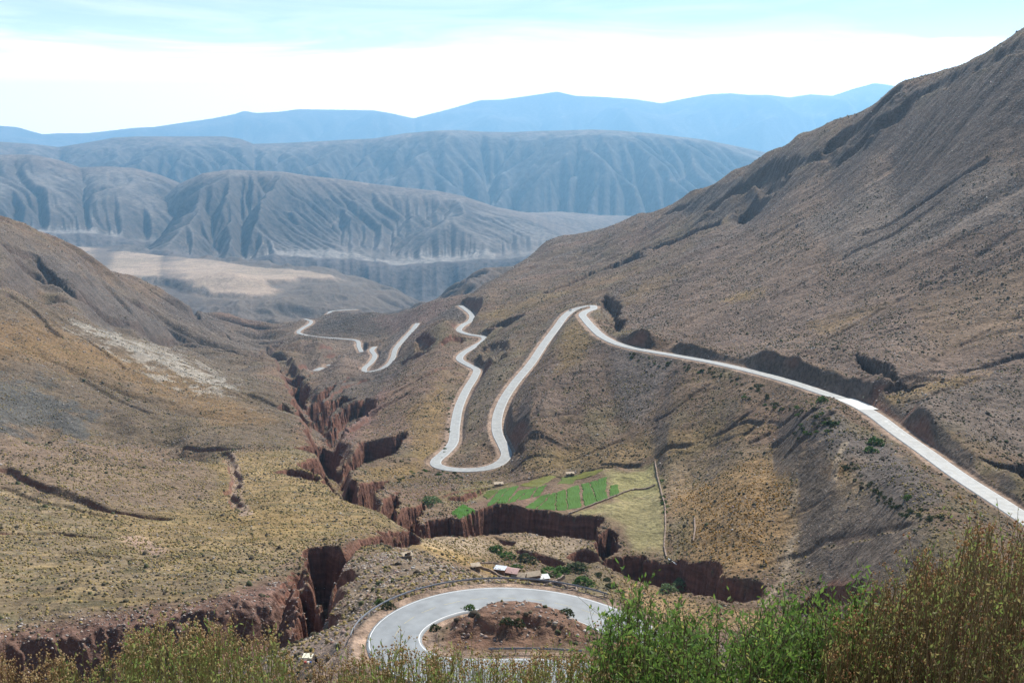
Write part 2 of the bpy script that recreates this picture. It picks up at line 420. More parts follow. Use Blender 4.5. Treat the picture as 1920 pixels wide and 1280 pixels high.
CT = np.array(CT)
KT = 4.5
def _phi(d2):
    return 0.5 * d2 * np.log(np.maximum(d2, 1e-12))
def tps(P, val, lam=2e-4):
    n = len(P)
    D = ((P[:, None] - P[None]) ** 2).sum(-1)
    A = np.zeros((n + 3, n + 3))
    A[:n, :n] = _phi(D) + lam * np.eye(n)
    A[:n, n] = 1; A[:n, n + 1:] = P; A[n, :n] = 1; A[n + 1:, :n] = P.T
    b = np.zeros(n + 3); b[:n] = val
    return np.linalg.solve(A, b)
_P = np.stack([CT[:, 0] * KT, CT[:, 1]], 1)
# merge near-duplicates
keep = []
for i in range(len(_P)):
    if all(((_P[i] - _P[j]) ** 2).sum() > 3e-4 for j in keep): keep.append(i)
_P = _P[keep]; _E = CT[keep, 2]
_W = tps(_P, _E)
def tps_eval(T, R):
    q = np.stack([T.ravel() * KT, R.ravel()], 1)
    o = np.empty(len(q))
    for s in range(0, len(q), 20000):
        Q = q[s:s + 20000]
        D = ((Q[:, None] - _P[None]) ** 2).sum(-1)
        o[s:s + 20000] = _phi(D) @ _W[:len(_P)] + _W[len(_P)] + Q @ _W[len(_P) + 1:]
    return o.reshape(T.shape)
TH0, TH1 = -0.66, 0.66
LR0, LR1 = math.log(118.0), math.log(6900.0)
cT = np.linspace(TH0, TH1, 300); cR = np.linspace(LR0, LR1, 420)
_EG = tps_eval(*np.meshgrid(cT, cR, indexing='xy'))          # rows: ln r, cols: theta
def base_e(T, R):
    """bicubic-ish (smooth bilinear on a dense grid) look-up of z/r"""
    a = np.clip((T - TH0) / (TH1 - TH0) * (len(cT) - 1), 1, len(cT) - 2.001)
    b = np.clip((R - LR0) / (LR1 - LR0) * (len(cR) - 1), 1, len(cR) - 2.001)
    i = np.floor(a).astype(int); j = np.floor(b).astype(int); fa = a - i; fb = b - j
    def w(f):
        return [((-f + 2) * f - 1) * f / 2, ((3 * f - 5) * f * f + 2) / 2, ((-3 * f + 4) * f + 1) * f / 2, (f - 1) * f * f / 2]
    wa = w(fa); wb = w(fb); s = 0.0
    for m in range(4):
        jj = np.clip(j + m - 1, 0, len(cR) - 1); row = 0.0
        for n in range(4):
            ii = np.clip(i + n - 1, 0, len(cT) - 1)
            row = row + wa[n] * _EG[jj, ii]
        s = s + wb[m] * row
    return s
_mr = np.linspace(LR0, LR1, 4000)
def on_ground(u, v, rmin=0):
    """where the line of sight of a pixel meets the smooth land"""
    t, e = ray(u, v)
    es = base_e(np.full(_mr.shape, float(t)), _mr)
    ok = (es >= float(e)) & (_mr >= math.log(max(rmin, 1)))
    k = int(np.argmax(ok)) if ok.any() else 0
    if not ok.any():                                   # above the land: take the point of closest approach
        k = int(np.argmax(es))
    r = math.exp(_mr[k])
    return np.array([r * math.sin(t), r * math.cos(t), r * float(es[k])])

# ------------------------------------------------------------------ road centre lines
def catmull(P, step=1.5):
    P = np.asarray(P, float); Q = np.vstack([2 * P[0] - P[1], P, 2 * P[-1] - P[-2]])
    outp = []
    for i in range(1, len(Q) - 2):
        p0, p1, p2, p3 = Q[i - 1:i + 3]
        n = max(2, int(np.linalg.norm((p2 - p1)[:2]) / step))
        t = (np.arange(n) / n)[:, None]
        # centripetal-like tangents
        d1 = np.linalg.norm((p2 - p1)[:2]) + 1e-6; d0 = np.linalg.norm((p1 - p0)[:2]) + 1e-6; d2 = np.linalg.norm((p3 - p2)[:2]) + 1e-6
        m1 = ((p1 - p0) / d0 * d1 + (p2 - p1)) / 2; m2 = ((p2 - p1) + (p3 - p2) / d2 * d1) / 2
        outp.append((2 * t**3 - 3 * t**2 + 1) * p1 + (t**3 - 2 * t**2 + t) * m1 + (-2 * t**3 + 3 * t**2) * p2 + (t**3 - t**2) * m2)
    outp.append(Q[-2][None])
    R = np.vstack(outp)
    for _ in range(6):
        R[1:-1] = (R[:-2] + 2 * R[1:-1] + R[2:]) / 4
    return R
RL = {}
for k, (pts, hw) in ROADS.items():
    P = np.array([world(p[0], p[1], p[2]) for p in pts])
    RL[k] = (catmull(P), hw)
def erode(h, dx, dy, iters, K, dt=1.0, diff=0.12):
    nr, nc = h.shape
    A = np.ones_like(h)
    sh = [(-1, 0), (1, 0), (0, -1), (0, 1), (-1, -1), (-1, 1), (1, -1), (1, 1)]
    dist = [dy, dy, dx, dx] + [math.hypot(dx, dy)] * 4
    for it in range(iters):
        hp = np.pad(h, 1, mode='edge')
        best = np.zeros_like(h); idx = np.full(h.shape, -1)
        for k, (a, b) in enumerate(sh):
            s = (h - hp[1 + a:1 + a + nr, 1 + b:1 + b + nc]) / dist[k]
            m = s > best; best = np.where(m, s, best); idx = np.where(m, k, idx)
        for _ in range(2):
            Ap = np.pad(A, 1); ip = np.pad(idx, 1, constant_values=-1); An = np.ones_like(h)
            for k, (a, b) in enumerate(sh):       # neighbour at (a,b) drains to me if its receiver is the opposite step
                kk = sh.index((-a, -b))
                An += np.where(ip[1 + a:1 + a + nr, 1 + b:1 + b + nc] == kk, Ap[1 + a:1 + a + nr, 1 + b:1 + b + nc], 0)
            A = np.minimum(An, 60000)
        cut = np.minimum(K * np.sqrt(A) * best, best * min(dx, dy) * 0.45)
        cut[0] = 0; cut[-1] = 0
        h = h - cut * dt
        lap = (hp[:-2, 1:-1] + hp[2:, 1:-1] + hp[1:-1, :-2] + hp[1:-1, 2:]) / 4 - hp[1:-1, 1:-1]
        h[1:-1] += diff * lap[1:-1]
    return h, A

# ------------------------------------------------------------------ terrain grid
QG = 1.0
def rows():
    # fine where the gorges and the road are, coarser far away
    seg = [(118, 135, 20), (135, 200, 170), (200, 700, 780), (700, 1400, 330), (1400, 3000, 250), (3000, 6900, 260)]
    o = []
    for a, b, n in seg:
        n = int(n * QG); o.append(np.linspace(math.log(a), math.log(b), n, endpoint=False))
    return np.concatenate(o + [[math.log(6900)]])
gR = rows(); gT = np.linspace(-0.63, 0.63, int(1320 * QG))
TT, RR = np.meshgrid(gT, gR)
EE = base_e(TT, RR)
rr = np.exp(RR)
X = rr * np.sin(TT); Y = rr * np.cos(TT); Z = rr * EE
Z0 = Z.copy()
PU, PV = proj(X, Y, Z0)
nR, nT = X.shape

def window(x, y, rad):
    r = math.hypot(x, y); t = math.atan2(x, y)
    j0, j1 = np.searchsorted(gR, [math.log(max(r - rad, 100)), math.log(r + rad)])
    dt = rad / r
    i0, i1 = np.searchsorted(gT, [t - dt, t + dt])
    return slice(j0, j1 + 1), slice(i0, i1 + 1)

def bank_h(k, u, v, m):
    """height of rock left standing above the cut, by stretch of road"""
    if k == 'A':
        if v < 760 and u > 1125 and v > 610: return 3 + 8 * float(sstep(1130, 1200, u) * sstep(1640, 1560, u)) + 2.5 * math.sin(u / 37)
        if u > 1660: return 4.5
        if 925 < u < 965 and v > 770: return 6.0
        if u < 960 and v < 715: return 9.0
    if k == 'C' : return 12.0
    if k == 'B': return 2.0
    return 0.0
# road corridor distance first (so noise keeps off the road)
HB = np.zeros(X.shape); SIDE = np.zeros(X.shape); DR = np.full(X.shape, 1e9); ZR = np.zeros(X.shape); WR = np.full(X.shape, 3.6)
UB = np.full(X.shape, 1e9); LB = np.full(X.shape, -1e9)
for k, (P, hw) in RL.items():
    for a, b in zip(P[:-1], P[1:]):
        m = (a + b) / 2
        rm = math.hypot(m[0], m[1])
        sh = 1.9 + 0.0012 * rm                      # shoulder
        js, is_ = window(m[0], m[1], 80 if rm < 1000 else 130)
        x = X[js, is_]; y = Y[js, is_]
        if x.size == 0: continue
        d = b - a; l2 = d[0] ** 2 + d[1] ** 2 + 1e-9
        t = np.clip(((x - a[0]) * d[0] + (y - a[1]) * d[1]) / l2, 0, 1)
        dist = np.hypot(x - a[0] - t * d[0], y - a[1] - t * d[1])
        zr = a[2] + t * d[2]
        mu_, mv_ = proj(m[0], m[1], m[2]); hb = bank_h(k, float(mu_), float(mv_), m)
        cur = DR[js, is_]; msk = dist < cur
        DR[js, is_] = np.where(msk, dist, cur)
        ZR[js, is_] = np.where(msk, zr, ZR[js, is_]); HB[js, is_] = np.where(msk, hb, HB[js, is_]); SIDE[js, is_] = np.where(msk, (x - m[0]) * 0.55 + (y - m[1]) * 0.83, SIDE[js, is_])
        WR[js, is_] = np.where(msk, hw + sh, WR[js, is_])
        o = np.maximum(dist - hw - sh, 0)
        UB[js, is_] = np.minimum(UB[js, is_], zr + o * (2.6 if hb > 1 else 1.35))
        LB[js, is_] = np.maximum(LB[js, is_], zr - o * 0.62)
offroad = sstep(0, np.clip(0.05 * rr - 22, 14, 110), DR - WR)

# --- relief noise
slope_dir = np.array([0.0, 0.0])
far = sstep(200, 1500, rr)
n_big = fbm(X / 90, Y / 90, 5, 0.5)
n_med = fbm(X / 22 + 9, Y / 22, 4, 0.55)
n_sml = fbm(X / 5 + 3, Y / 5 + 8, 3, 0.6)
flat = np.zeros(X.shape)
def inpoly(px, py, poly):
    c = np.zeros(px.shape, bool); n = len(poly)
    for i in range(n):
        x1, y1 = poly[i]; x2, y2 = poly[(i + 1) % n]
        if y1 == y2: continue
        c ^= ((y1 > py) != (y2 > py)) & (px < (x2 - x1) * (py - y1) / (y2 - y1) + x1)
    return c
def segdist(px, py, poly, close=True):
    d = np.full(px.shape, 1e9); n = len(poly)
    for i in range(n if close else n - 1):
        ax, ay = poly[i]; bx, by = poly[(i + 1) % n]
        dx, dy = bx - ax, by - ay; l2 = dx * dx + dy * dy + 1e-9
        t = np.clip(((px - ax) * dx + (py - ay) * dy) / l2, 0, 1)
        d = np.minimum(d, np.hypot(px - ax - t * dx, py - ay - t * dy))
    return d
def sdist(px, py, poly):
    d = segdist(px, py, poly)
    return np.where(inpoly(px, py, poly), -d, d)

amp = 0.5 + 2.2 * far
uph = sstep(-0.05, 0.2, (Z0 - ZR) / np.maximum(DR, 3)) * sstep(0, 3, SIDE)
Z = Z + np.where(DR < 78, HB, 0) * uph * sstep(0, 5, DR - WR) * np.clip(1 - DR / 78, 0, 1) ** 1.5 * (1 + 0.9 * fbm(X / 18, Y / 18, 3))
Z = Z + offroad * (n_big * 7 * (0.35 + far) + n_med * 1.6 * amp * 0.7 + n_sml * 0.55)
# gullies that run down the hillsides: ridged noise stretched along the fall line
def streaks(ang, across, along, seed):
    c, s = math.cos(ang), math.sin(ang)
    a = (X * c + Y * s); b = (-X * s + Y * c)
    wob = fbm(a / 160 + seed, b / 160, 3) * 60
    return ridged((b + wob) / across + seed, a / along + seed * 2, 4)
s_right = streaks(math.radians(-12), 42, 260, 3.1)     # fall line runs to the left
s_left = streaks(math.radians(-25), 60, 420, 8.7)
mR = sstep(900, 1100, PU) * sstep(400, 600, rr) * sstep(4300, 3600, rr)
mL = sstep(640, 480, PU) * sstep(560, 700, rr) * sstep(3300, 2600, rr)
mM = sstep(480, 600, PU) * sstep(1000, 900, PU) * sstep(900, 1200, rr) * sstep(3000, 2300, rr)
Z = Z - offroad * mR * (s_right - 0.62) * (5 + 7 * sstep(900, 1800, rr))
Z = Z - offroad * mL * (s_left - 0.62) * (9 + 26 * sstep(900, 2000, rr))
s_mid = streaks(math.radians(20), 34, 300, 5.5)
Z = Z - offroad * mM * (s_mid - 0.62) * 9

nb_ = sstep(640, 540, PU) * sstep(1130, 1180, PV + (PU - 300) * 0.13)
Z = Z + nb_ * offroad * ((ridged((X + Y * 0.3) / 9, Y / 26, 4) - 0.6) * 5.5 + n_sml * 1.6)
spur_ = inpoly(PU, PV, [(640, 1060), (760, 1020), (860, 1060), (940, 1090), (760, 1110), (690, 1180), (660, 1200), (640, 1150)])
Z = Z + spur_ * n_sml * 0.8
# --- carved things
WALL = np.zeros(X.shape)
def carve(pix, depth, soft=2.0, jag=1.2, wl=9.0, rmin=0, raise_=False, zfloor=None):
    P = np.array([on_ground(u, v, rmin)[:2] for u, v in pix])
    c = P.mean(0); rad = np.hypot(*(P - c).T).max() + 25
    # bounding window
    rs = np.hypot(P[:, 0], P[:, 1]); ts = np.arctan2(P[:, 0], P[:, 1])
    j0, j1 = np.searchsorted(gR, [math.log(rs.min() - 20 - soft), math.log(rs.max() + 20 + soft)])
    i0, i1 = np.searchsorted(gT, [ts.min() - 25 / rs.min(), ts.max() + 25 / rs.min()])
    sl = (slice(max(j0, 0), j1 + 1), slice(max(i0, 0), i1 + 1))
    x = X[sl]; y = Y[sl]
    d = sdist(x, y, P)
    d = d + jag * 2.6 * fbm(x / wl, y / wl, 3) + jag * 1.3 * (ridged(x / (wl * .45), y / (wl * .45), 2) - 0.6) + jag * 1.2 * fbm(x / (wl * .2), y / (wl * .2), 2)
    m = sstep(0.25 * soft, -soft, d)
    # a stepped wall: steep face, then a talus foot
    t = 0.82 * m + 0.18 * sstep(-soft, -soft * 6, d)
    Z[sl] = Z[sl] - depth * t
    near = sstep(3.5 + soft, 0.0, d)
    WALL[sl] = np.maximum(WALL[sl], near)
    return sl, d
def gully(pix, width, depth, rmin=0, wall=0.8):
    P = np.array([on_ground(u, v, rmin)[:2] for u, v in pix])
    rs = np.hypot(P[:, 0], P[:, 1]); ts = np.arctan2(P[:, 0], P[:, 1])
    pad = width * 2 + 6
    j0, j1 = np.searchsorted(gR, [math.log(rs.min() - pad), math.log(rs.max() + pad)])
    i0, i1 = np.searchsorted(gT, [ts.min() - pad / rs.min(), ts.max() + pad / rs.min()])
    sl = (slice(max(j0, 0), j1 + 1), slice(max(i0, 0), i1 + 1))
    x = X[sl]; y = Y[sl]
    xx = x + 5 * fbm(x / 14, y / 14, 3); yy = y + 5 * fbm(x / 14 + 50, y / 14, 3)
    d = segdist(xx, yy, P, close=False)
    wv = width * (0.7 + 0.9 * (fbm(x / 30, y / 30, 2) + 0.5))
    m = sstep(wv, wv * 0.25, d)
    Z[sl] = Z[sl] - depth * m * offroad[sl]
    WALL[sl] = np.maximum(WALL[sl], wall * sstep(wv * 1.3, wv * 0.6, d))

GORGE = [
    # main gorge, far to near along its left side
    ([(470, 668), (500, 655), (528, 640), (520, 655), (500, 668), (476, 676)], 26, 3, 1.5),
    ([(514, 676), (530, 684), (555, 690), (562, 700), (575, 705), (590, 698), (570, 708), (545, 702), (525, 690)], 30, 3, 1.5),
    ([(532, 722), (548, 708), (566, 708), (560, 716), (578, 722), (573, 735), (600, 735), (660, 705), (610, 740), (596, 760), (584, 768), (575, 748), (552, 738)], 34, 3, 2),
    ([(584, 768), (600, 752), (640, 738), (664, 748), (640, 758), (618, 775), (608, 788), (600, 778)], 30, 3, 2),
    ([(605, 792), (640, 762), (684, 745), (705, 752), (700, 765), (670, 785), (650, 800), (640, 812), (615, 808)], 22, 4, 3),
    ([(514, 762), (530, 758), (545, 765), (552, 775), (578, 776), (576, 762), (560, 748), (545, 752), (560, 770), (540, 772)], 14, 2, 1.5),
    ([(568, 806), (604, 804), (628, 820), (640, 832), (624, 842), (604, 838), (586, 822)], 26, 2.5, 1.5),
    ([(552, 838), (590, 830), (606, 836), (640, 848), (646, 862), (640, 872), (625, 862), (600, 852)], 26, 2.5, 1.5),
    ([(645, 855), (680, 826), (702, 824), (735, 818), (763, 808), (760, 822), (735, 850), (705, 862), (680, 866), (650, 880), (636, 880), (640, 868)], 26, 2.5, 1.5),
    ([(556, 868), (580, 860), (608, 858), (620, 870), (628, 885), (614, 892), (590, 890), (566, 876)], 22, 2.2, 1.5),
    ([(512, 886), (540, 879), (566, 881), (590, 892), (610, 896), (594, 906), (560, 898), (532, 892)], 17, 2.0, 1.2),
    ([(598, 906), (620, 898), (655, 895), (668, 900), (658, 918), (652, 928), (628, 917)], 26, 2.0, 1.2),
    ([(664, 926), (672, 908), (700, 902), (730, 899), (716, 912), (706, 928), (700, 950), (688, 946), (672, 934)], 26, 2.0, 1.2),
    ([(702, 948), (716, 938), (748, 922), (748, 945), (742, 962), (732, 972), (718, 962)], 26, 2.0, 1.2),
    ([(736, 962), (760, 955), (800, 942), (790, 960), (780, 982), (776, 992), (756, 984), (738, 972)], 26, 2.0, 1.2),
    ([(790, 990), (800, 975), (840, 972), (862, 976), (900, 957), (925, 949), (968, 949), (978, 956), (1010, 960), (1036, 963), (1060, 968), (1100, 970), (1131, 972), (1126, 990), (1116, 1016),
      (1085, 1010), (1060, 1005), (1010, 1002), (960, 998), (905, 1000), (862, 1004), (800, 1006)], 24, 1.8, 1.4),
    ([(1120, 1006), (1140, 994), (1155, 1002), (1166, 1028), (1150, 1038), (1130, 1046), (1118, 1032), (1112, 1018)], 24, 1.8, 1.2),
    ([(1122, 1054), (1150, 1044), (1204, 1042), (1240, 1056), (1260, 1052), (1300, 1054), (1326, 1048), (1346, 1052), (1356, 1060), (1345, 1080), (1372, 1080), (1418, 1086), (1432, 1096), (1420, 1118), (1388, 1122), (1338, 1118), (1280, 1102), (1230, 1094), (1180, 1080)], 20, 1.8, 1.2),
    ([(1488, 1140), (1510, 1122), (1548, 1102), (1585, 1094), (1625, 1098), (1650, 1112), (1600, 1130), (1560, 1142), (1510, 1146)], 20, 1.8, 1.2),
    ([(1062, 1044), (1078, 1030), (1100, 1027), (1120, 1036), (1124, 1050), (1108, 1056), (1080, 1052)], 10, 1.5, 0.6),
    ([(925, 1004), (950, 1012), (972, 1012), (962, 1022), (945, 1020)], 6, 1.5, 0.6),
    ([(960, 1028), (1000, 1032), (1030, 1042), (1060, 1054), (1050, 1062), (1012, 1052), (975, 1040)], 6, 1.5, 0.8),
    # near left chasm
    ([(566, 1040), (580, 1028), (610, 1024), (648, 1024), (656, 1034), (636, 1044), (630, 1060), (622, 1076), (618, 1098), (610, 1112), (600, 1104), (590, 1086), (580, 1076)], 27, 2.0, 1.0),
    ([(624, 1100), (624, 1078), (640, 1070), (665, 1068), (670, 1074), (660, 1090), (640, 1098)], 26, 1.6, 0.8),
    ([(560, 1092), (590, 1086), (600, 1106), (608, 1124), (594, 1140), (582, 1152), (572, 1172), (566, 1180), (558, 1160), (562, 1130)], 24, 2.0, 1.0),
    ([(562, 1226), (570, 1186), (588, 1158), (606, 1148), (640, 1156), (632, 1168), (650, 1172), (662, 1190), (655, 1200), (645, 1214), (590, 1216)], 24, 1.8, 0.8),
    ([(650, 1022), (690, 1008), (740, 992), (775, 990), (790, 1002), (760, 1010), (700, 1020), (664, 1030)], 12, 2.2, 2.0),
    ([(610, 1130), (630, 1112), (650, 1108), (640, 1120), (615, 1134)], 6, 1.5, 0.8),
    # road-side hollows and ravines on the right
    ([(1594, 682), (1606, 678), (1650, 690), (1680, 706), (1684, 720), (1712, 724), (1740, 722), (1700, 736), (1682, 728), (1640, 720), (1618, 708)], 16, 2.0, 1.2),
    ([(1836, 872), (1880, 872), (1930, 866), (1990, 870), (1960, 900), (1925, 915), (1890, 896), (1860, 880)], 14, 2.0, 1.2),
    ([(1125, 572), (1132, 556), (1165, 572), (1160, 600), (1175, 600), (1160, 622), (1148, 612), (1130, 590)], 16, 3, 2),
    ([(945, 800), (952, 822), (985, 845), (976, 856), (962, 850), (946, 826)], 12, 2, 1.0),
    ([(878, 940), (900, 925), (925, 908), (905, 912), (860, 926), (810, 935), (840, 938)], 5, 1.6, 1.0),
    # ravine behind the near facet
    ([(998, 560), (1040, 540), (1100, 512), (1150, 492), (1200, 470), (1240, 456), (1290, 436), (1360, 408), (1350, 425), (1290, 448), (1240, 462), (1200, 470), (1215, 478), (1180, 492), (1130, 505), (1080, 528), (1030, 548)], 30, 7, 3),
    ([(905, 625), (940, 605), (985, 590), (982, 596), (950, 618), (915, 622)], 14, 3, 1.5),
    ([(896, 660), (930, 640), (960, 655), (930, 680), (905, 684)], 8, 4, 2),
    ([(822, 640), (850, 630), (878, 634), (860, 645), (835, 652)], 9, 3, 2),
    ([(776, 640), (790, 630), (815, 640), (800, 655), (782, 662)], 10, 3, 2),
]
CRAG = [([(1556, 300), (1575, 275), (1610, 245), (1655, 190), (1700, 160), (1712, 175), (1680, 215), (1640, 262), (1590, 300), (1566, 312)], 26),
        ([(1385, 425), (1360, 410), (1395, 372), (1440, 325), (1490, 305), (1480, 335), (1440, 375), (1410, 400)], 26), ([(1290, 420), (1330, 395), (1380, 380), (1385, 400), (1320, 425)], 14),
        ([(1250, 400), (1290, 375), (1340, 350), (1400, 330), (1380, 360), (1300, 400)], 12), ([(1455, 320), (1500, 290), (1560, 262), (1550, 285), (1480, 330)], 12),
        ([(1710, 170), (1760, 140), (1840, 110), (1920, 75), (1920, 95), (1840, 130), (1740, 180)], 12),
        ([(715, 578), (750, 552), (812, 545), (815, 556), (790, 572), (750, 584)], 26), ([(868, 548), (884, 515), (925, 503), (945, 512), (905, 545), (880, 556)], 26), ([(1040, 480), (1070, 470), (1110, 462), (1060, 488)], 12),
        ([(60, 480), (95, 475), (160, 540), (240, 590), (330, 625), (420, 650), (380, 660), (260, 625), (150, 570)], 9), ([(300, 560), (350, 568), (420, 610), (430, 630), (380, 620), (320, 590)], 10),
        ([(560, 745), (600, 720), (700, 690), (760, 695), (700, 745), (640, 800), (610, 800)], 9)]
CRAGM = np.zeros(X.shape)
for pix, a_ in CRAG:
    d_ = sdist(PU, PV, pix); m_ = sstep(6, -8, d_ + 12 * n_big)
    Z = Z + m_ * (ridged(X / 34 + 3, Y / 60, 5) - 0.62) * a_ * 0.65
    CRAGM = np.maximum(CRAGM, m_)
for pix, dep, soft, jag in GORGE:
    carve(pix, dep, soft * 1.35, jag * 1.2)
GUL = [
    ([(1440, 745), (1400, 775), (1370, 800)], 2.2, 1.6), ([(1470, 752), (1425, 790), (1390, 815)], 2.2, 1.8), ([(1500, 762), (1455, 800), (1410, 830)], 2.4, 2.0), ([(1530, 768), (1490, 805), (1450, 835)], 2.4, 2.0), ([(1556, 776), (1520, 815), (1480, 850)], 2.4, 2.0),
    ([(1900, 440), (1720, 540), (1560, 630)], 3.5, 1.6), ([(1910, 590), (1800, 650), (1740, 680)], 2.6, 1.3), ([(1760, 380), (1600, 470), (1450, 560)], 4, 2.0), ([(1500, 420), (1380, 500), (1280, 560)], 4, 2.0), ([(1850, 300), (1700, 400), (1620, 440)], 4, 2.2),
    ([(1380, 560), (1300, 600), (1240, 620)], 3, 1.5), ([(1700, 610), (1600, 650), (1560, 668)], 2.5, 1.2), ([(1060, 690), (1020, 740), (1000, 790)], 2.5, 1.6), ([(1180, 690), (1120, 740), (1060, 800)], 2.5, 1.5), ([(1330, 720), (1260, 770), (1180, 800)], 2.2, 1.3),
    ([(480, 665), (520, 668), (545, 705), (575, 740), (600, 790), (620, 840)], 16, 14), ([(620, 840), (625, 885), (650, 912), (690, 940), (740, 968), (790, 992)], 9, 12), ([(790, 1000), (700, 1012), (640, 1034), (608, 1080), (598, 1130), (578, 1200)], 5, 6),
    ([(960, 882), (1060, 866), (1130, 840), (1180, 815), (1230, 800)], 2.0, 1.6), ([(1130, 866), (1250, 840), (1340, 815), (1440, 790), (1500, 770)], 2.5, 2.2),
    ([(1000, 878), (1100, 862), (1200, 850)], 1.5, 0.8), ([(760, 960), (830, 930), (900, 912), (1000, 893), (1100, 880), (1228, 862)], 2.4, 1.8),
    ([(1000, 800), (1100, 770), (1200, 730), (1260, 705)], 2, 1.2), ([(1250, 850), (1350, 830), (1430, 812)], 1.5, 0.8),
    ([(1650, 760), (1740, 745), (1830, 710)], 1.8, 1.4), ([(1700, 760), (1800, 770), (1880, 745)], 1.6, 0.8), ([(1660, 745), (1700, 720), (1760, 700), (1880, 672), (1990, 640)], 3, 2.4),
    ([(20, 560), (60, 585), (105, 632)], 5, 4), ([(90, 600), (160, 640), (230, 690)], 4, 3), ([(0, 455), (60, 478), (100, 520), (140, 556), (200, 600)], 7, 9),
    ([(40, 490), (140, 540), (190, 590), (260, 625), (330, 645), (400, 660), (470, 672)], 9, 9), ([(240, 560), (290, 600), (340, 640), (400, 655)], 9, 8), ([(330, 570), (370, 600), (410, 620), (440, 640)], 10, 12),
    ([(120, 690), (200, 740), (280, 780)], 4, 2.5), ([(330, 690), (450, 740), (560, 775)], 4, 3),
    ([(0, 880), (40, 900), (120, 930), (200, 955), (310, 975)], 4, 3.2), ([(0, 915), (70, 940), (200, 968)], 2.2, 1.4), ([(0, 1002), (100, 1000), (200, 1008)], 2.0, 1.8), ([(130, 1035), (250, 1050), (400, 1045), (520, 1030)], 1.5, 0.8),
    ([(420, 845), (430, 870), (445, 900), (430, 925), (450, 950)], 3.0, 2.6), ([(350, 832), (400, 834), (450, 838), (520, 836)], 3.5, 3.5),
    ([(700, 760), (740, 735), (800, 705), (850, 690)], 5, 4), ([(760, 780), (820, 735), (850, 700)], 4, 2), ([(620, 745), (680, 715), (740, 690), (800, 660)], 6, 5), ([(640, 810), (700, 770), (760, 740)], 5, 5),
    ([(560, 690), (610, 672), (660, 655)], 5, 4), ([(530, 680), (600, 655), (660, 645)], 5, 4), ([(560, 660), (620, 645), (650, 640)], 4, 3),
    ([(1040, 500), (1100, 470), (1150, 450)], 7, 5), ([(960, 520), (1000, 500)], 8, 6), ([(1240, 405), (1290, 385)], 8, 6), ([(1330, 392), (1390, 350), (1430, 325), (1480, 320)], 16, 16), ([(1400, 400), (1440, 372), (1470, 345)], 14, 14),
    ([(1560, 270), (1600, 250), (1640, 215), (1670, 185)], 14, 15), ([(1590, 285), (1640, 240), (1700, 205)], 12, 12), ([(1470, 330), (1520, 300), (1560, 290)], 8, 5), ([(1700, 190), (1750, 160), (1800, 140)], 9, 7), ([(1840, 120), (1920, 90)], 7, 5),
    ([(1410, 1010), (1450, 980), (1490, 960), (1560, 925)], 1.2, 0.5), ([(1400, 1075), (1480, 1040), (1560, 1010), (1700, 985)], 1.8, 1.0),
]
for pix, wd, dp in GUL: gully(pix, wd, dp)

carve([(862, 1168), (885, 1148), (940, 1134), (1000, 1134), (1055, 1150), (1100, 1172), (1120, 1198), (1060, 1206), (940, 1204), (850, 1196)], -2.7, 4.0, 1.6)
carve([(-300, 1205), (0, 1192), (200, 1178), (330, 1160), (400, 1140), (470, 1120), (530, 1090), (566, 1062), (580, 1100), (566, 1150), (566, 1240), (520, 1262), (300, 1300), (-300, 1340)], 13, 9.0, 3.0, wl=12)
# plateau with its torn edges, and the canyon round it
def plane_poly(pix, z):
    W = world(np.array([p[0] for p in pix]), np.array([p[1] for p in pix]), z)
    return W[:, :2]
PLAT = plane_poly([(60, 452), (180, 462), (260, 474), (380, 485), (470, 496), (560, 505), (640, 515), (636, 520), (600, 522), (560, 518), (540, 524), (500, 526), (520, 540), (505, 552), (470, 553), (440, 548), (400, 548),
                   (360, 540), (300, 530), (250, 520), (205, 512), (100, 520), (-100, 500), (-100, 452)], -600)
farm = sstep(3000, 3300, rr)
_r0 = int(np.searchsorted(gR, math.log(2300.0))); _c = slice(0, nT, 3)
_h = Z[_r0:, _c].copy(); _x = X[_r0:, _c]; _y = Y[_r0:, _c]
_k = sstep(2300, 2800, rr[_r0:, _c])
_h = _h + _k * (90 * fbm(_x / 420, _y / 420, 5) + 8 * fbm(_x / 60, _y / 60, 3)) * sstep(1000, 850, PU[_r0:, _c])
_h2, _A = erode(_h.copy(), 12.0, float(np.diff(rr[_r0:, 0]).mean()), 150, 0.35, diff=0.06)
_dh = (_h2 - Z[_r0:, _c]) * _k
_ci = np.arange(nT)[_c]; _full = np.empty((_dh.shape[0], nT))
for _i in range(_dh.shape[0]): _full[_i] = np.interp(np.arange(nT), _ci, _dh[_i])
Z[_r0:] += _full
dP = sdist(X, Y, PLAT) + 60 * fbm(X / 260, Y / 260, 4) * 2 + 50 * (ridged(X / 110, Y / 110, 3) - 0.6)
pm = sstep(30, -30, dP) * farm
Z = np.where(rr > 4900, np.minimum(Z, -700 - 320 * sstep(4900, 5800, rr)), Z)
low_ = (-616 + 22 * fbm(X / 300, Y / 300, 4) - 100 * sstep(0, 1100, dP) + 75 * (ridged(X / 230 + fbm(X / 300, Y / 300, 2), Y / 330, 5) - 0.62) * sstep(-10, 200, dP))
Z = np.where(farm > 0, Z * (1 - farm * sstep(900, 200, np.abs(dP)) * sstep(800, 600, PU)) + low_ * farm * sstep(900, 200, np.abs(dP)) * sstep(800, 600, PU), Z)
bump_hill = 0.0
for (u, v, rad, hgt) in ((330, 523, 300, 26), (410, 530, 260, 36), (450, 533, 200, 20)):
    c = plane_poly([(u, v)], -600)[0]
    bump_hill = bump_hill + hgt * np.exp(-((X - c[0]) ** 2 + (Y - c[1]) ** 2) / (rad * 0.6) ** 2)
Z = Z * (1 - pm) + pm * (-600 + bump_hill + 4 * fbm(X / 60, Y / 60, 4) + 8 * fbm(X / 500, Y / 500, 2))

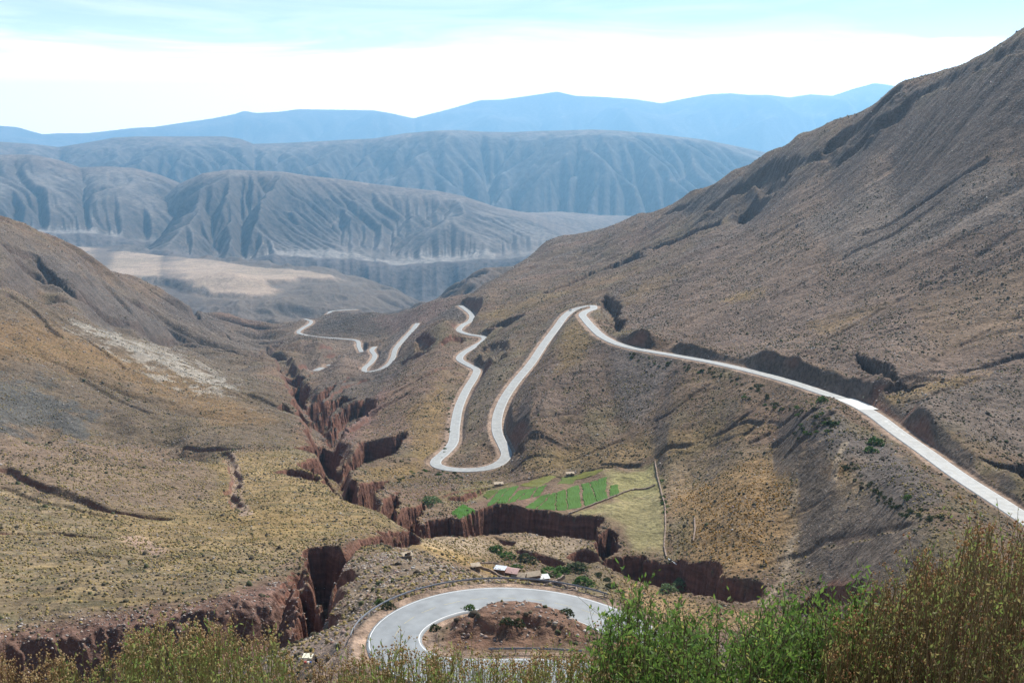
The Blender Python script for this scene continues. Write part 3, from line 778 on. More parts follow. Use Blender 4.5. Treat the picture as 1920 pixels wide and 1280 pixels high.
WALL *= 1 - 0.8 * sstep(860, 900, PU) * sstep(900, 860, PV) - 0.0
WALL *= 1 - 0.85 * sstep(540, 500, PU) * sstep(800, 760, PV)
WALL *= 1 - 0.8 * sstep(1380, 1400, PU) * sstep(1092, 1080, PV)
WALL *= 1 - 0.6 * sstep(560, 540, PU) * sstep(1100, 1120, PV)
WALL *= 1 - 0.5 * sstep(1500, 1700, PU)
# --- road bench, cut bank and fill
cutn = 1 + 0.5 * fbm(X / 12, Y / 12, 3)
UBn = ZR + np.maximum(UB - ZR, 0) * cutn
lo = LB; hi = np.where(UB < 1e8, UB, 1e9)
bad = lo > hi
mid_ = (lo + hi) / 2
Zc = np.where(bad, mid_, np.clip(Z, lo, hi))
cutb = (Z - Zc)
WALL = np.maximum(WALL, np.where((DR < 40), sstep(0.3, 3.0, cutb), 0) * 0.75)
Z = Zc
inr = sstep(0.6, -0.6, DR - WR)
Z = Z * (1 - inr) + (ZR - 0.18 - 0.0002 * rr) * inr
Z = Z + (n_sml * 0.5) * sstep(0.5, 4, DR - WR) * (DR < 1e8)
# ------------------------------------------------------------------ what covers the ground (albedo, with the shade of some slopes in it)
brown = np.array([0.175, 0.125, 0.088]); golden = np.array([0.36, 0.25, 0.10]); orange = np.array([0.38, 0.21, 0.06])
grey = np.array([0.155, 0.148, 0.148]); pale = np.array([0.34, 0.32, 0.29]); olive = np.array([0.155, 0.140, 0.075])
tan_ = np.array([0.36, 0.27, 0.17]); pinkish = np.array([0.27, 0.17, 0.13]); dark = np.array([0.085, 0.075, 0.062])
Ccol = np.empty(X.shape + (3,))
Ccol[:] = brown
def blend(c, m):
    global Ccol
    Ccol = Ccol * (1 - m[..., None]) + np.asarray(c) * m[..., None]
nA = fbm(X / 30 + 4, Y / 30, 4); nB = fbm(X / 9, Y / 9 + 7, 4); nC = fbm(X / 120 + 2, Y / 120, 4)
blend(olive, sstep(0.0, 0.25, nA) * 0.5 * sstep(2500, 900, rr))
blend(pinkish, sstep(0.02, 0.28, -nC) * 0.35)
# geology by place, and shade painted on the brown dome; the outlines are pixel outlines dropped on the land
def paint(pix, c, a=1.0, soft=14, n=0.5, nz=None):
    d = sdist(PU, PV, pix)
    m = sstep(soft, -soft, d + soft * 2.2 * (nB if nz is None else nz) * n * 2)
    blend(c, m * a)
left_fan = [(-300, 850), (0, 880), (330, 880), (420, 850), (560, 840), (640, 910), (760, 985), (640, 1010), (560, 1040), (400, 1130), (0, 1170), (-300, 1180)]
paint(left_fan, np.array([0.215, 0.172, 0.108]), 0.8, 20)
paint([(420, 850), (540, 835), (640, 905), (700, 950), (770, 985), (660, 1000), (560, 1000), (440, 980), (400, 920)], golden, 0.42, 20, 1.0, nA)
paint([(150, 960), (330, 950), (560, 960), (640, 990), (560, 1030), (300, 1040), (200, 1000)], golden, 0.3, 20, 1.0, nA)
blend(np.array([0.36, 0.27, 0.13]), sstep(0.08, 0.24, fbm(X / 16, Y / 5, 4)) * 0.45 * inpoly(PU, PV, left_fan))
blend(np.array([0.10, 0.10, 0.055]), sstep(0.06, 0.2, fbm(X / 9 + 40, Y / 4, 4)) * 0.5 * inpoly(PU, PV, left_fan))
paint([(-300, 815), (0, 812), (200, 818), (330, 850), (400, 890), (390, 940), (250, 960), (100, 930), (-300, 880)], np.array([0.21, 0.155, 0.115]), 0.8, 16)
paint([(-300, 540), (0, 540), (180, 600), (460, 680), (560, 780), (540, 830), (330, 845), (200, 812), (-300, 800)], np.array([0.15, 0.118, 0.085]), 0.9, 10)
paint([(-100, 590), (60, 600), (200, 650), (380, 720), (520, 790), (420, 800), (280, 740), (100, 680), (-100, 660)], np.array([0.24, 0.155, 0.075]), 0.75, 18)
paint([(130, 600), (210, 620), (330, 668), (440, 728), (400, 730), (300, 700), (220, 655), (140, 615)], np.array([0.44, 0.42, 0.38]), 0.65, 10, 1.8)
paint([(-60, 700), (80, 720), (190, 790), (160, 815), (0, 806), (-60, 800)], np.array([0.10, 0.105, 0.105]), 0.8, 16, 1.2)
paint([(60, 490), (100, 480), (230, 580), (320, 620), (300, 632), (200, 600), (110, 540)], grey * 1.15, 0.6, 8)
paint([(380, 560), (480, 580), (500, 640), (420, 630)], np.array([0.17, 0.105, 0.08]), 0.6, 10)
paint([(-100, 430), (0, 418), (110, 470), (230, 535), (330, 575), (520, 640), (470, 672), (333, 647), (253, 633), (173, 600), (100, 550), (0, 533), (-100, 520)], np.array([0.155, 0.128, 0.105]), 0.75, 8)
paint([(60, 470), (120, 490), (220, 560), (330, 625), (300, 640), (200, 600), (100, 530)], np.array([0.12, 0.115, 0.115]), 0.6, 10, 1.4)
# right-hand slopes
right_ = [(1130, 560), (1260, 478), (1420, 392), (1600, 290), (1760, 190), (2100, 20), (2300, 20), (2300, 900), (1930, 860), (1650, 760), (1560, 720), (1400, 680), (1180, 620)]
paint(right_, np.array([0.19, 0.142, 0.115]), 0.9, 10)
paint([(1500, 330), (1700, 240), (2200, 60), (2200, 330), (1750, 420), (1500, 520), (1300, 560)], np.array([0.23, 0.17, 0.13]), 0.6, 30)
for pl, c, a in (
    ([(1390, 555), (1420, 545), (1430, 550), (1360, 566)], golden, 0.7), ([(1520, 610), (1600, 585), (1680, 560), (1560, 625)], golden * .8, 0.4),
    ([(1650, 745), (1740, 722), (1850, 700), (1760, 735), (1670, 762)], golden, 0.8), ([(1180, 540), (1300, 500), (1200, 560), (1150, 575)], golden * 0.7, 0.4),
    ([(1200, 510), (1290, 470), (1250, 495), (1080, 545), (940, 600), (900, 600), (1000, 560)], golden * 0.8, 0.55),
    ([(1700, 560), (1960, 480), (1960, 640), (1760, 660)], np.array([0.19, 0.135, 0.085]), 0.5),
    ([(1500, 420), (1640, 340), (1880, 300), (1960, 400), (1600, 500)], np.array([0.20, 0.18, 0.165]), 0.5),
    ([(1640, 780), (1700, 740), (1960, 690), (1960, 860), (1800, 830)], np.array([0.16, 0.135, 0.115]), 0.6),
    # slope below the road
    ([(1000, 700), (1090, 620), (1140, 640), (1300, 680), (1250, 740), (1050, 790), (970, 800)], np.array([0.155, 0.118, 0.100]), 0.7),
    ([(1060, 610), (1090, 600), (1110, 640), (1090, 680), (1040, 700)], golden * .7, 0.6),
    ([(980, 860), (1150, 830), (1350, 790), (1480, 790), (1300, 850), (1000, 890)], np.array([0.25, 0.18, 0.085]), 0.6),
    ([(1240, 870), (1400, 830), (1620, 850), (1640, 960), (1500, 1060), (1300, 1060), (1250, 960)], np.array([0.25, 0.19, 0.12]), 0.75),
    ([(1290, 930), (1440, 880), (1470, 940), (1430, 1040), (1330, 1040), (1290, 980)], np.array([0.40, 0.24, 0.08]), 0.0),
    ([(1540, 880), (1600, 855), (1620, 862), (1560, 905)], orange * 1.1, 0.7),
    ([(1480, 980), (1640, 900), (1760, 980), (1640, 1080), (1480, 1090), (1450, 1040)], np.array([0.24, 0.195, 0.145]), 0.7),
    ([(1600, 800), (1660, 830), (1780, 930), (1700, 960), (1620, 900), (1560, 850), (1480, 800), (1540, 760)], np.array([0.13, 0.118, 0.115]), 0.75),
    ([(900, 660), (1000, 620), (930, 740), (900, 800), (880, 860), (870, 780)], np.array([0.17, 0.15, 0.11]), 0.5),
    ([(700, 880), (780, 860), (760, 780), (830, 720), (840, 780), (820, 850), (760, 900)], golden * 0.75, 0.6),
    ([(640, 900), (720, 870), (800, 890), (700, 905)], golden * 0.8, 0.6),
    # valley floor and farm
    ([(780, 1010), (960, 1002), (1060, 1030), (1060, 1060), (960, 1040), (860, 1050), (780, 1030)], tan_, 0.7),
    ([(790, 1008), (900, 1006), (930, 1030), (850, 1042), (780, 1030)], np.array([0.36, 0.29, 0.215]), 0.8),
    ([(960, 1012), (1060, 1010), (1120, 1030), (1050, 1050), (980, 1030)], np.array([0.36, 0.29, 0.215]), 0.8),
    ([(740, 1000), (800, 1020), (880, 1040), (960, 1075), (930, 1080), (840, 1050), (740, 1030)], golden * 1.1, 0.8),
    ([(1150, 1080), (1260, 1110), (1330, 1130), (1420, 1140), (1500, 1170), (1300, 1180), (1200, 1150), (1150, 1110)], np.array([0.36, 0.25, 0.13]), 0.7),
    ([(960, 1060), (1130, 1060), (1180, 1100), (1100, 1110), (980, 1090)], np.array([0.22, 0.17, 0.12]), 0.7),
    ([(1060, 1075), (1150, 1080), (1170, 1120), (1100, 1110)], np.array([0.13, 0.14, 0.06]), 0.4),
    # dry plots beside the green ones
    ([(1135, 885), (1230, 868), (1240, 925), (1160, 950), (1100, 965), (1160, 945), (1135, 900)], np.array([0.26, 0.25, 0.115]), 0.85),
    ([(1075, 965), (1160, 940), (1245, 915), (1250, 1040), (1190, 1030), (1170, 990), (1130, 970)], np.array([0.27, 0.25, 0.125]), 0.8),
    ([(1268, 985), (1300, 972), (1298, 1020), (1262, 1048)], np.array([0.21, 0.20, 0.13]), 0.8),
    ([(820, 935), (900, 905), (960, 905), (900, 925), (850, 945)], np.array([0.27, 0.25, 0.10]), 0.7),
    # near bank on the left and the rough spur
    ([(-200, 1180), (100, 1170), (400, 1120), (560, 1080), (580, 1230), (400, 1280), (-200, 1300)], np.array([0.19, 0.115, 0.095]), 0.85),
    ([(640, 1060), (760, 1020), (860, 1060), (940, 1090), (760, 1110), (690, 1180), (660, 1200), (640, 1150)], np.array([0.26, 0.205, 0.15]), 0.8),
    ([(520, 1230), (640, 1212), (680, 1230), (680, 1300), (500, 1300)], np.array([0.42, 0.30, 0.23]), 0.9),
    ([(840, 1200), (870, 1150), (940, 1128), (1010, 1128), (1070, 1150), (1120, 1190), (1110, 1215), (860, 1215)], np.array([0.23, 0.135, 0.10]), 0.7),
    # far left plateau and flanks
    ([(560, 640), (680, 640), (760, 690), (640, 730), (560, 700)], np.array([0.19, 0.145, 0.12]), 0.6),
    ([(560, 632), (570, 618), (600, 598), (650, 582), (720, 580), (800, 592), (760, 612), (690, 636), (620, 634)], np.array([0.080, 0.062, 0.050]), 1.0),  # brown dome, darkened in colour for the shade on its front
    ([(700, 600), (790, 570), (870, 555), (840, 590), (760, 640)], np.array([0.20, 0.13, 0.105]), 0.8),
    ([(620, 780), (700, 740), (740, 700), (700, 790), (650, 830), (620, 810)], np.array([0.21, 0.13, 0.115]), 0.8),
):
    paint(pl, c, a, 12)
paint([(1260, 900), (1440, 870), (1490, 950), (1440, 1060), (1310, 1060), (1270, 980)], np.array([0.34, 0.215, 0.09]), 0.5, 30, 1.0, nA)
blend(np.array([0.44, 0.34, 0.26]), sstep(160, -60, dP + 80 * nC) * farm)
blend(np.array([0.34, 0.27, 0.20]), pm * sstep(0.02, 0.2, fbm(X / 400, Y / 120, 4)) * 0.7)
blend(np.array([0.15, 0.125, 0.105]), farm * (1 - pm) * 0.8)
# graded dirt either side of the road
dirt = sstep(1.8, -0.3, DR - WR - 0.5 * nB * 4)
blend(np.array([0.33, 0.245, 0.19]), dirt)
fresh = np.where(DR < 60, sstep(0.5, 4.0, np.abs(cutb)), 0) * (1 - dirt)
blend(np.array([0.17, 0.15, 0.14]), fresh * 0.6)
# foot tracks
def track(pix, wd, c, a):
    P = [on_ground(u, v)[:2] for u, v in pix]
    d = segdist(X + 3 * nA, Y + 3 * nB, P, close=False)
    blend(c, sstep(wd, wd * 0.4, d) * a)
track([(1585, 830), (1560, 900), (1530, 950), (1480, 1010), (1470, 1080), (1430, 1130)], 2.0, np.array([0.33, 0.27, 0.2]), 0.8)
track([(1430, 850), (1500, 900), (1480, 960)], 1.2, np.array([0.33, 0.27, 0.2]), 0.5)
track([(430, 850), (445, 900), (440, 935), (460, 965)], 4.0, np.array([0.36, 0.27, 0.23]), 0.7)
track([(250, 1010), (270, 1025), (290, 1035)], 6.0, np.array([0.36, 0.26, 0.22]), 0.7)
Ccol *= (1 + 0.35 * nB + 0.25 * nA)[..., None]
Ccol = np.clip(Ccol * np.array([0.86, 0.81, 0.75]), 0.02, 0.7)

shade_rock = sstep(0.35, 0.9, WALL + 0.2) * 0
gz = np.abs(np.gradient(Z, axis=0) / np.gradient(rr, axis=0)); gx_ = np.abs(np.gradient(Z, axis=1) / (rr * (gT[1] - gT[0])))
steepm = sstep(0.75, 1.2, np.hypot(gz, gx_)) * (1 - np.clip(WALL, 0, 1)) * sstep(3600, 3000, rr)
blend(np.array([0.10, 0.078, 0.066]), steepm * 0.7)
blend(np.array([0.105, 0.082, 0.068]), CRAGM * 0.75)  # dark crag rock, with the shade of these slopes painted in
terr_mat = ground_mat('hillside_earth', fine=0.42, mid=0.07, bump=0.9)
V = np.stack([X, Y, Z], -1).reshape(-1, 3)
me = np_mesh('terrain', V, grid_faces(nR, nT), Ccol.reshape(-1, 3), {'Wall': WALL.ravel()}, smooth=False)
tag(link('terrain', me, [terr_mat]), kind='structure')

def z_at(x, y):
    """height of the finished terrain"""
    x = np.atleast_1d(x); y = np.atleast_1d(y)
    r = np.log(np.hypot(x, y)); t = np.arctan2(x, y)
    j = np.clip(np.searchsorted(gR, r) - 1, 0, nR - 2); fj = np.clip((r - gR[j]) / (gR[j + 1] - gR[j]), 0, 1)
    a = np.clip((t - gT[0]) / (gT[-1] - gT[0]) * (nT - 1), 0, nT - 1.001); i = a.astype(int); fi = a - i
    return (Z[j, i] * (1 - fi) + Z[j, i + 1] * fi) * (1 - fj) + (Z[j + 1, i] * (1 - fi) + Z[j + 1, i + 1] * fi) * fj

# ------------------------------------------------------------------ roads
road_mat, rnt, rb = new_mat('pale_worn_paving')
def _road():
    N = rnt.nodes.new; L = rnt.links.new
    g = N('ShaderNodeNewGeometry'); a = N('ShaderNodeAttribute'); a.attribute_name = 'Col'
    n = N('ShaderNodeTexNoise'); n.inputs['Scale'].default_value = 0.35; n.inputs['Detail'].default_value = 6
    L(g.outputs['Position'], n.inputs['Vector'])
    r = N('ShaderNodeMapRange'); r.inputs['From Min'].default_value = 0.3; r.inputs['From Max'].default_value = 0.7
    r.inputs['To Min'].default_value = 0.78; r.inputs['To Max'].default_value = 1.14
    L(n.outputs['Fac'], r.inputs['Value'])
    m = N('ShaderNodeMix'); m.data_type = 'RGBA'; m.blend_type = 'MULTIPLY'; m.inputs['Factor'].default_value = 1
    L(a.outputs['Color'], m.inputs['A']); L(r.outputs[0], m.inputs['B']); L(m.outputs['Result'], rb.inputs['Base Color'])
    rb.inputs['Roughness'].default_value = 0.62; rb.inputs['Specular IOR Level'].default_value = 0.5
_road()
line_mat = simple('road_paint_white', (0.72, 0.71, 0.68), 0.6, 0.12, 0.8)
def ribbon_frames(P):
    t = np.gradient(P[:, :2], axis=0); t /= np.linalg.norm(t, axis=1)[:, None] + 1e-9
    n = np.stack([t[:, 1], -t[:, 0]], 1)
    return n
def ribbon(name, P, offs, lift, col=None, mats=(), drop=None):
    n = ribbon_frames(P); k = len(offs)
    V = np.zeros((len(P), k, 3))
    for i, o in enumerate(offs):
        V[:, i, :2] = P[:, :2] + n * o; V[:, i, 2] = P[:, 2] + lift + (drop[i] if drop else 0)
    c = None
    if col is not None: c = np.repeat(col[None], len(P), 0).reshape(-1, 3)
    Fc = grid_faces(len(P), k)[:, ::-1]
    return np_mesh(name, V.reshape(-1, 3), Fc, c, smooth=True)
ROADNAME = 'road'
for k, (P, hw) in RL.items():
    n = int(8)
    offs = np.linspace(-hw, hw, 15)
    w_ = np.abs(offs) / hw
    base = np.array([0.31, 0.308, 0.288]) if k != 'H' else np.array([0.235, 0.245, 0.245])
    wheel = 0.06 * (np.exp(-((w_ - 0.27) / 0.1) ** 2) + np.exp(-((w_ - 0.72) / 0.1) ** 2))
    colr = base[None] * (1 + wheel[:, None])
    lift = 0.05 + 0.00012 * np.hypot(P[:, 0], P[:, 1])
    Pp = P.copy(); Pp[:, 2] += lift
    # shoulders dip to the terrain at the edges
    me = ribbon('road', Pp, np.concatenate([[-hw - 0.25], offs, [hw + 0.25]]), 0.0, np.vstack([colr[:1] * 0.8, colr, colr[-1:] * 0.8]), drop=[-0.5] + [0.0] * 15 + [-0.5])
    tag(link('road', me, [road_mat]), kind='structure')
    if k in ('A', 'B', 'C', 'H'):
        for s in (-1, 1):
            me = ribbon('edge_line', Pp, [s * (hw - 0.32) - 0.065, s * (hw - 0.32) + 0.065], 0.006 + 0.00001 * 500)
            tag(link('road_edge_line', me, [line_mat]), kind='structure')
        # centre dashes
        acc = 0; V = []; Fc = []
        nn = ribbon_frames(Pp); Ln = np.concatenate([[0], np.cumsum(np.linalg.norm(np.diff(P[:, :2], axis=0), axis=1))])
        for s0 in np.arange(3, Ln[-1] - 4, 9.0 if k != 'H' else 5.0):
            q = []
            for s1 in (s0, s0 + (3.4 if k != 'H' else 3.2)):
                x = [np.interp(s1, Ln, Pp[:, c]) for c in range(3)]; nx = [np.interp(s1, Ln, nn[:, c]) for c in range(2)]
                for o in (-0.07, 0.07): q.append((x[0] + nx[0] * o, x[1] + nx[1] * o, x[2] + 0.012))
            b = len(V); V += q; Fc.append((b, b + 1, b + 3, b + 2))
        if k in ('A', 'H') and V:
            me = np_mesh('road_centre_line', np.array(V), np.array(Fc)[:, ::-1])
            tag(link('road_centre_line', me, [simple('faded_yellow_line', (0.36, 0.33, 0.22), 0.7)]), kind='structure')

# ------------------------------------------------------------------ far mountains
def mountain(name, crest, r0, rc, r1, zb, nr, nc, iters, K, mat, cols, bulge=1.15, amp=0.12, u0=-380, u1=2300, seed=0.0, base_pts=None, cliff=0.0, lam=900.0, crest_var=0.0):
    t = np.linspace(float(ray(u0, 300)[0]), float(ray(u1, 300)[0]), nc)
    r = np.linspace(r0, r1, nr)
    T, R = np.meshgrid(t, r)
    cu = np.array([c[0] for c in crest]); cv = np.array([c[1] for c in crest])
    ct, ce = ray(cu, cv)
    e = np.interp(t, ct, ce)
    x = R * np.sin(T); y = R * np.cos(T)
    rcv = rc + crest_var * fbm(t * rc / 2500 + seed, t * 0 + 3, 3) * 2
    zb_ = np.full(nc, float(zb))
    if base_pts is not None:
        bt, be = ray(np.array([p[0] for p in base_pts]), np.array([p[1] for p in base_pts])); zb_ = np.interp(t, bt, be) * r0
    if cliff: zb_ = zb_ + 110 * fbm(t * 26 + seed, t * 9, 4)
    zc = e * rcv
    f = (R - r0) / (rcv[None] - r0)
    front = np.clip(f, 0, 1)
    prof = 0.6 * front + 0.4 * np.sin(front * PI / 2) ** bulge
    back = np.clip((R - rcv[None]) / (r1 - rcv[None]), 0, 1)
    h = zb_[None] + (zc - zb_)[None] * np.where(f < 1, prof, 1 - 0.75 * back ** 1.4)
    rel = (zc - zb_)[None] * np.ones_like(h)
    h = h + rel * amp * 2 * (fbm(x / lam + seed, y / lam, 5, 0.5) + 0.6 * (ridged((x + 500 * fbm(x / 900, y / 900 + seed, 3)) / (lam * 1.2) + seed, (y + 500 * fbm(x / 700, y / 700, 3)) / (lam * 1.5), 4) - 0.6)) * np.sin(np.clip(front, 0.0, 1) * PI * 0.96) + rel * 0.05 * fbm(x / 350, y / 350 + seed, 6, 0.6)
    spur = 1 - np.abs(2 * vnoise(x / (lam * 0.9) + 0.9 * fbm(x / lam, y / (lam * 1.2) + seed, 3) + seed * 5, y * 0 + seed) - 1)
    h = h + rel * 0.42 * (spur - 0.6) * np.sin(np.clip(front, 0, 1) * PI) ** 0.8
    dx = (t[1] - t[0]) * rc; dy = r[1] - r[0]
    h, A = erode(h, dx, dy, iters, diff=0.09, K=K * (0.25 + 0.95 * sstep(1.0, 0.55, np.where(f < 1, front, 1.0))) * (0.35 + 1.3 * np.clip(0.5 + 1.6 * fbm(x / (lam * 1.3), y / (lam * 1.3) + seed, 3), 0, 1)))
    el = h / R
    d = e - el.max(0)
    # pull the ridge line onto the surveyed crest
    ker = np.exp(-((R - rcv[None]) / (0.35 * (rc - r0))) ** 2)
    h = h + d[None] * R * ker
    el = h / R; d = e - el.max(0); h = h + d[None] * R * ker
    gx = np.gradient(h, axis=1) / dx; gy = np.gradient(h, axis=0) / dy
    sl = np.hypot(gx, gy)
    C0, C1, C2 = [np.array(c) for c in cols]
    if cliff:
        um = ((T > ray(470, 480)[0]) & (T < ray(930, 480)[0])) | (T < ray(235, 480)[0])
        fan = sstep(0.2, 0.08, f + 0.3 * (fbm(x / 400 + seed, y / 400, 3))) * um
        C1 = np.where(fan[..., None] > 0.5, np.array([0.235, 0.2, 0.17]), C1)
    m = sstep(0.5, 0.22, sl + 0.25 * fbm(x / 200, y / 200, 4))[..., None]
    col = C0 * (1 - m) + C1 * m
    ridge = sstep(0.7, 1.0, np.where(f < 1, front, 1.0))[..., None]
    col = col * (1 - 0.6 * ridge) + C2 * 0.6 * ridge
    ch = sstep(150, 1200, A)[..., None]
    col = col * (1 - 0.35 * ch) + C1 * 1.05 * 0.35 * ch
    col = col * (1 + 0.3 * fbm(x / 150, y / 150, 4))[..., None]
    if cliff:                                        # torn-off foot of the gravel fans, a cliff down to the river
        k = 26; q = np.linspace(0, 1, k)[:, None]
        jr = 420 * ridged(x[0] / 330 + seed, y[0] / 330, 4)[None]
        rc2 = r0 - q * (60 + 120 * q) - jr * q
        zc2 = h[0][None] - cliff * 1.5 * sstep(0.0, 0.95, q) ** (0.35 + 1.5 * ridged(x[0] / 190 + seed, y[0] / 190, 4)[None]) + 14 * fbm(x[0][None] / 60, q * 9 + seed, 3) * q
        xx = rc2 * np.sin(t)[None]; yy = rc2 * np.cos(t)[None]
        cl = np.tile(np.array([0.115, 0.092, 0.08]), (k, nc, 1)) * (1 + 0.4 * fbm(xx / 70, yy / 200, 3))[..., None]
        x = np.vstack([xx[::-1], x]); y = np.vstack([yy[::-1], y]); h = np.vstack([zc2[::-1], h]); col = np.concatenate([cl[::-1], col]); nr += k
    me = np_mesh(name, np.stack([x, y, h], -1).reshape(-1, 3), grid_faces(nr, nc), col.reshape(-1, 3), {'Wall': np.zeros(h.size)}, smooth=True)
    return tag(link(name, me, [mat]), kind='structure')

mt_mat = ground_mat('mountain_earth', fine=0.03, mid=0.008, bump=0.35, red=False, spot=0.0)
mt_mat2 = ground_mat('mountain_earth_far', fine=0.012, mid=0.003, bump=0.3, red=False, spot=0.0)
cA = [(-380, 296), (-100, 292), (0, 290), (60, 290), (110, 300), (150, 314), (200, 312), (250, 315), (300, 328), (335, 342), (400, 400), (450, 480), (520, 540), (2300, 560)]
cB = [(-380, 560), (120, 540), (170, 500), (200, 475), (250, 430), (290, 385), (335, 345), (380, 325), (430, 318), (480, 320), (530, 322), (580, 330), (640, 336), (700, 345), (760, 352), (820, 358), (870, 368),
      (930, 388), (1000, 402), (1060, 410), (1100, 418), (1150, 428), (1300, 450), (1500, 470), (2300, 500)]
cM2 = [(-380, 275), (-100, 270), (0, 266), (60, 270), (110, 276), (160, 268), (215, 258), (260, 256), (330, 256), (420, 256), (450, 260), (475, 270), (540, 268), (600, 265), (650, 262), (700, 260), (760, 250), (820, 245),
       (860, 244), (900, 247), (960, 248), (1000, 246), (1050, 245), (1110, 243), (1160, 245), (1220, 250), (1270, 256), (1320, 262), (1370, 272), (1430, 285), (1500, 300), (1700, 330), (2300, 360)]
cM3 = [(-380, 245), (-100, 240), (0, 236), (30, 238), (80, 252), (110, 250), (160, 250), (200, 246), (250, 240), (290, 238), (330, 232), (400, 222), (440, 214), (458, 208), (480, 212), (520, 210), (560, 205), (640, 206),
       (700, 207), (740, 214), (775, 222), (830, 208), (870, 197), (900, 188), (940, 187), (990, 180), (1045, 172), (1080, 180), (1130, 182), (1190, 186), (1240, 194), (1290, 184), (1330, 177), (1370, 175), (1400, 178),
       (1440, 178), (1480, 183), (1520, 177), (1560, 180), (1600, 167), (1640, 156), (1670, 160), (1720, 175), (1900, 190), (2300, 200)]
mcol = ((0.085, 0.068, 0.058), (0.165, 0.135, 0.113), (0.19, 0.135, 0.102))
bA = [(-380, 440), (0, 430), (250, 445), (400, 470), (2300, 520)]
bB = [(-380, 500), (200, 470), (400, 488), (480, 484), (560, 482), (700, 490), (780, 497), (850, 492), (900, 485), (1100, 470), (2300, 470)]
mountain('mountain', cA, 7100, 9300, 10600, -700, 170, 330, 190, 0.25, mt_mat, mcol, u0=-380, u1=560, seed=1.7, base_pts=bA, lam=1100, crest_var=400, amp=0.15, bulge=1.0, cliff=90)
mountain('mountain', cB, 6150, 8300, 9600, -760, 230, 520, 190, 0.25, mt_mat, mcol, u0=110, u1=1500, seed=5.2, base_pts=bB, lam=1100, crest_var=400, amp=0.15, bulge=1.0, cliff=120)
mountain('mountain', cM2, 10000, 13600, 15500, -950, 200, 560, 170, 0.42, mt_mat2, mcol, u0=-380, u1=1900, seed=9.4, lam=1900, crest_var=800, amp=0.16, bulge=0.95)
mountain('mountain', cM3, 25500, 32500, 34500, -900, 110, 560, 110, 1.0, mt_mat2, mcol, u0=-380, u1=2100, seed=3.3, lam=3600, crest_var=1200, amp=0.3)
# low ground that closes every gap out to the horizon
nn_ = 60
tt_ = np.linspace(-0.8, 0.8, nn_); rs_ = np.array([5200, 9000, 15000, 24000, 35200.0])
T_, R_ = np.meshgrid(tt_, rs_)
me = np_mesh('valley_floor', np.stack([R_ * np.sin(T_), R_ * np.cos(T_), np.full(T_.shape, -1100.0)], -1).reshape(-1, 3), grid_faces(len(rs_), nn_), np.tile([0.22, 0.17, 0.13], (T_.size, 1)), {'Wall': np.zeros(T_.size)})
tag(link('valley_floor', me, [mt_mat2]), kind='structure')

# ------------------------------------------------------------------ the air
bpy_cube = [(-26000, -60, -1160), (26000, -60, -1160), (26000, 35500, -1160), (-26000, 35500, -1160), (-26000, -60, 2050), (26000, -60, 2050), (26000, 35500, 2050), (-26000, 35500, 2050)]
hz = np_mesh('haze', np.array(bpy_cube, float), np.array([(0, 3, 2, 1), (4, 5, 6, 7), (0, 1, 5, 4), (1, 2, 6, 5), (2, 3, 7, 6), (3, 0, 4, 7)]))
hm = bpy.data.materials.new('haze_air'); hm.use_nodes = True
hm.node_tree.nodes.clear()
ho = hm.node_tree.nodes.new('ShaderNodeOutputMaterial'); hv = hm.node_tree.nodes.new('ShaderNodeVolumePrincipled')
hv.inputs['Density'].default_value = 4.9e-5
hv.inputs['Color'].default_value = (0.36, 0.69, 1.0, 1)
hv.inputs['Anisotropy'].default_value = 0.4
hm.node_tree.links.new(hv.outputs[0], ho.inputs['Volume'])
tag(link('haze', hz, [hm]), kind='stuff')
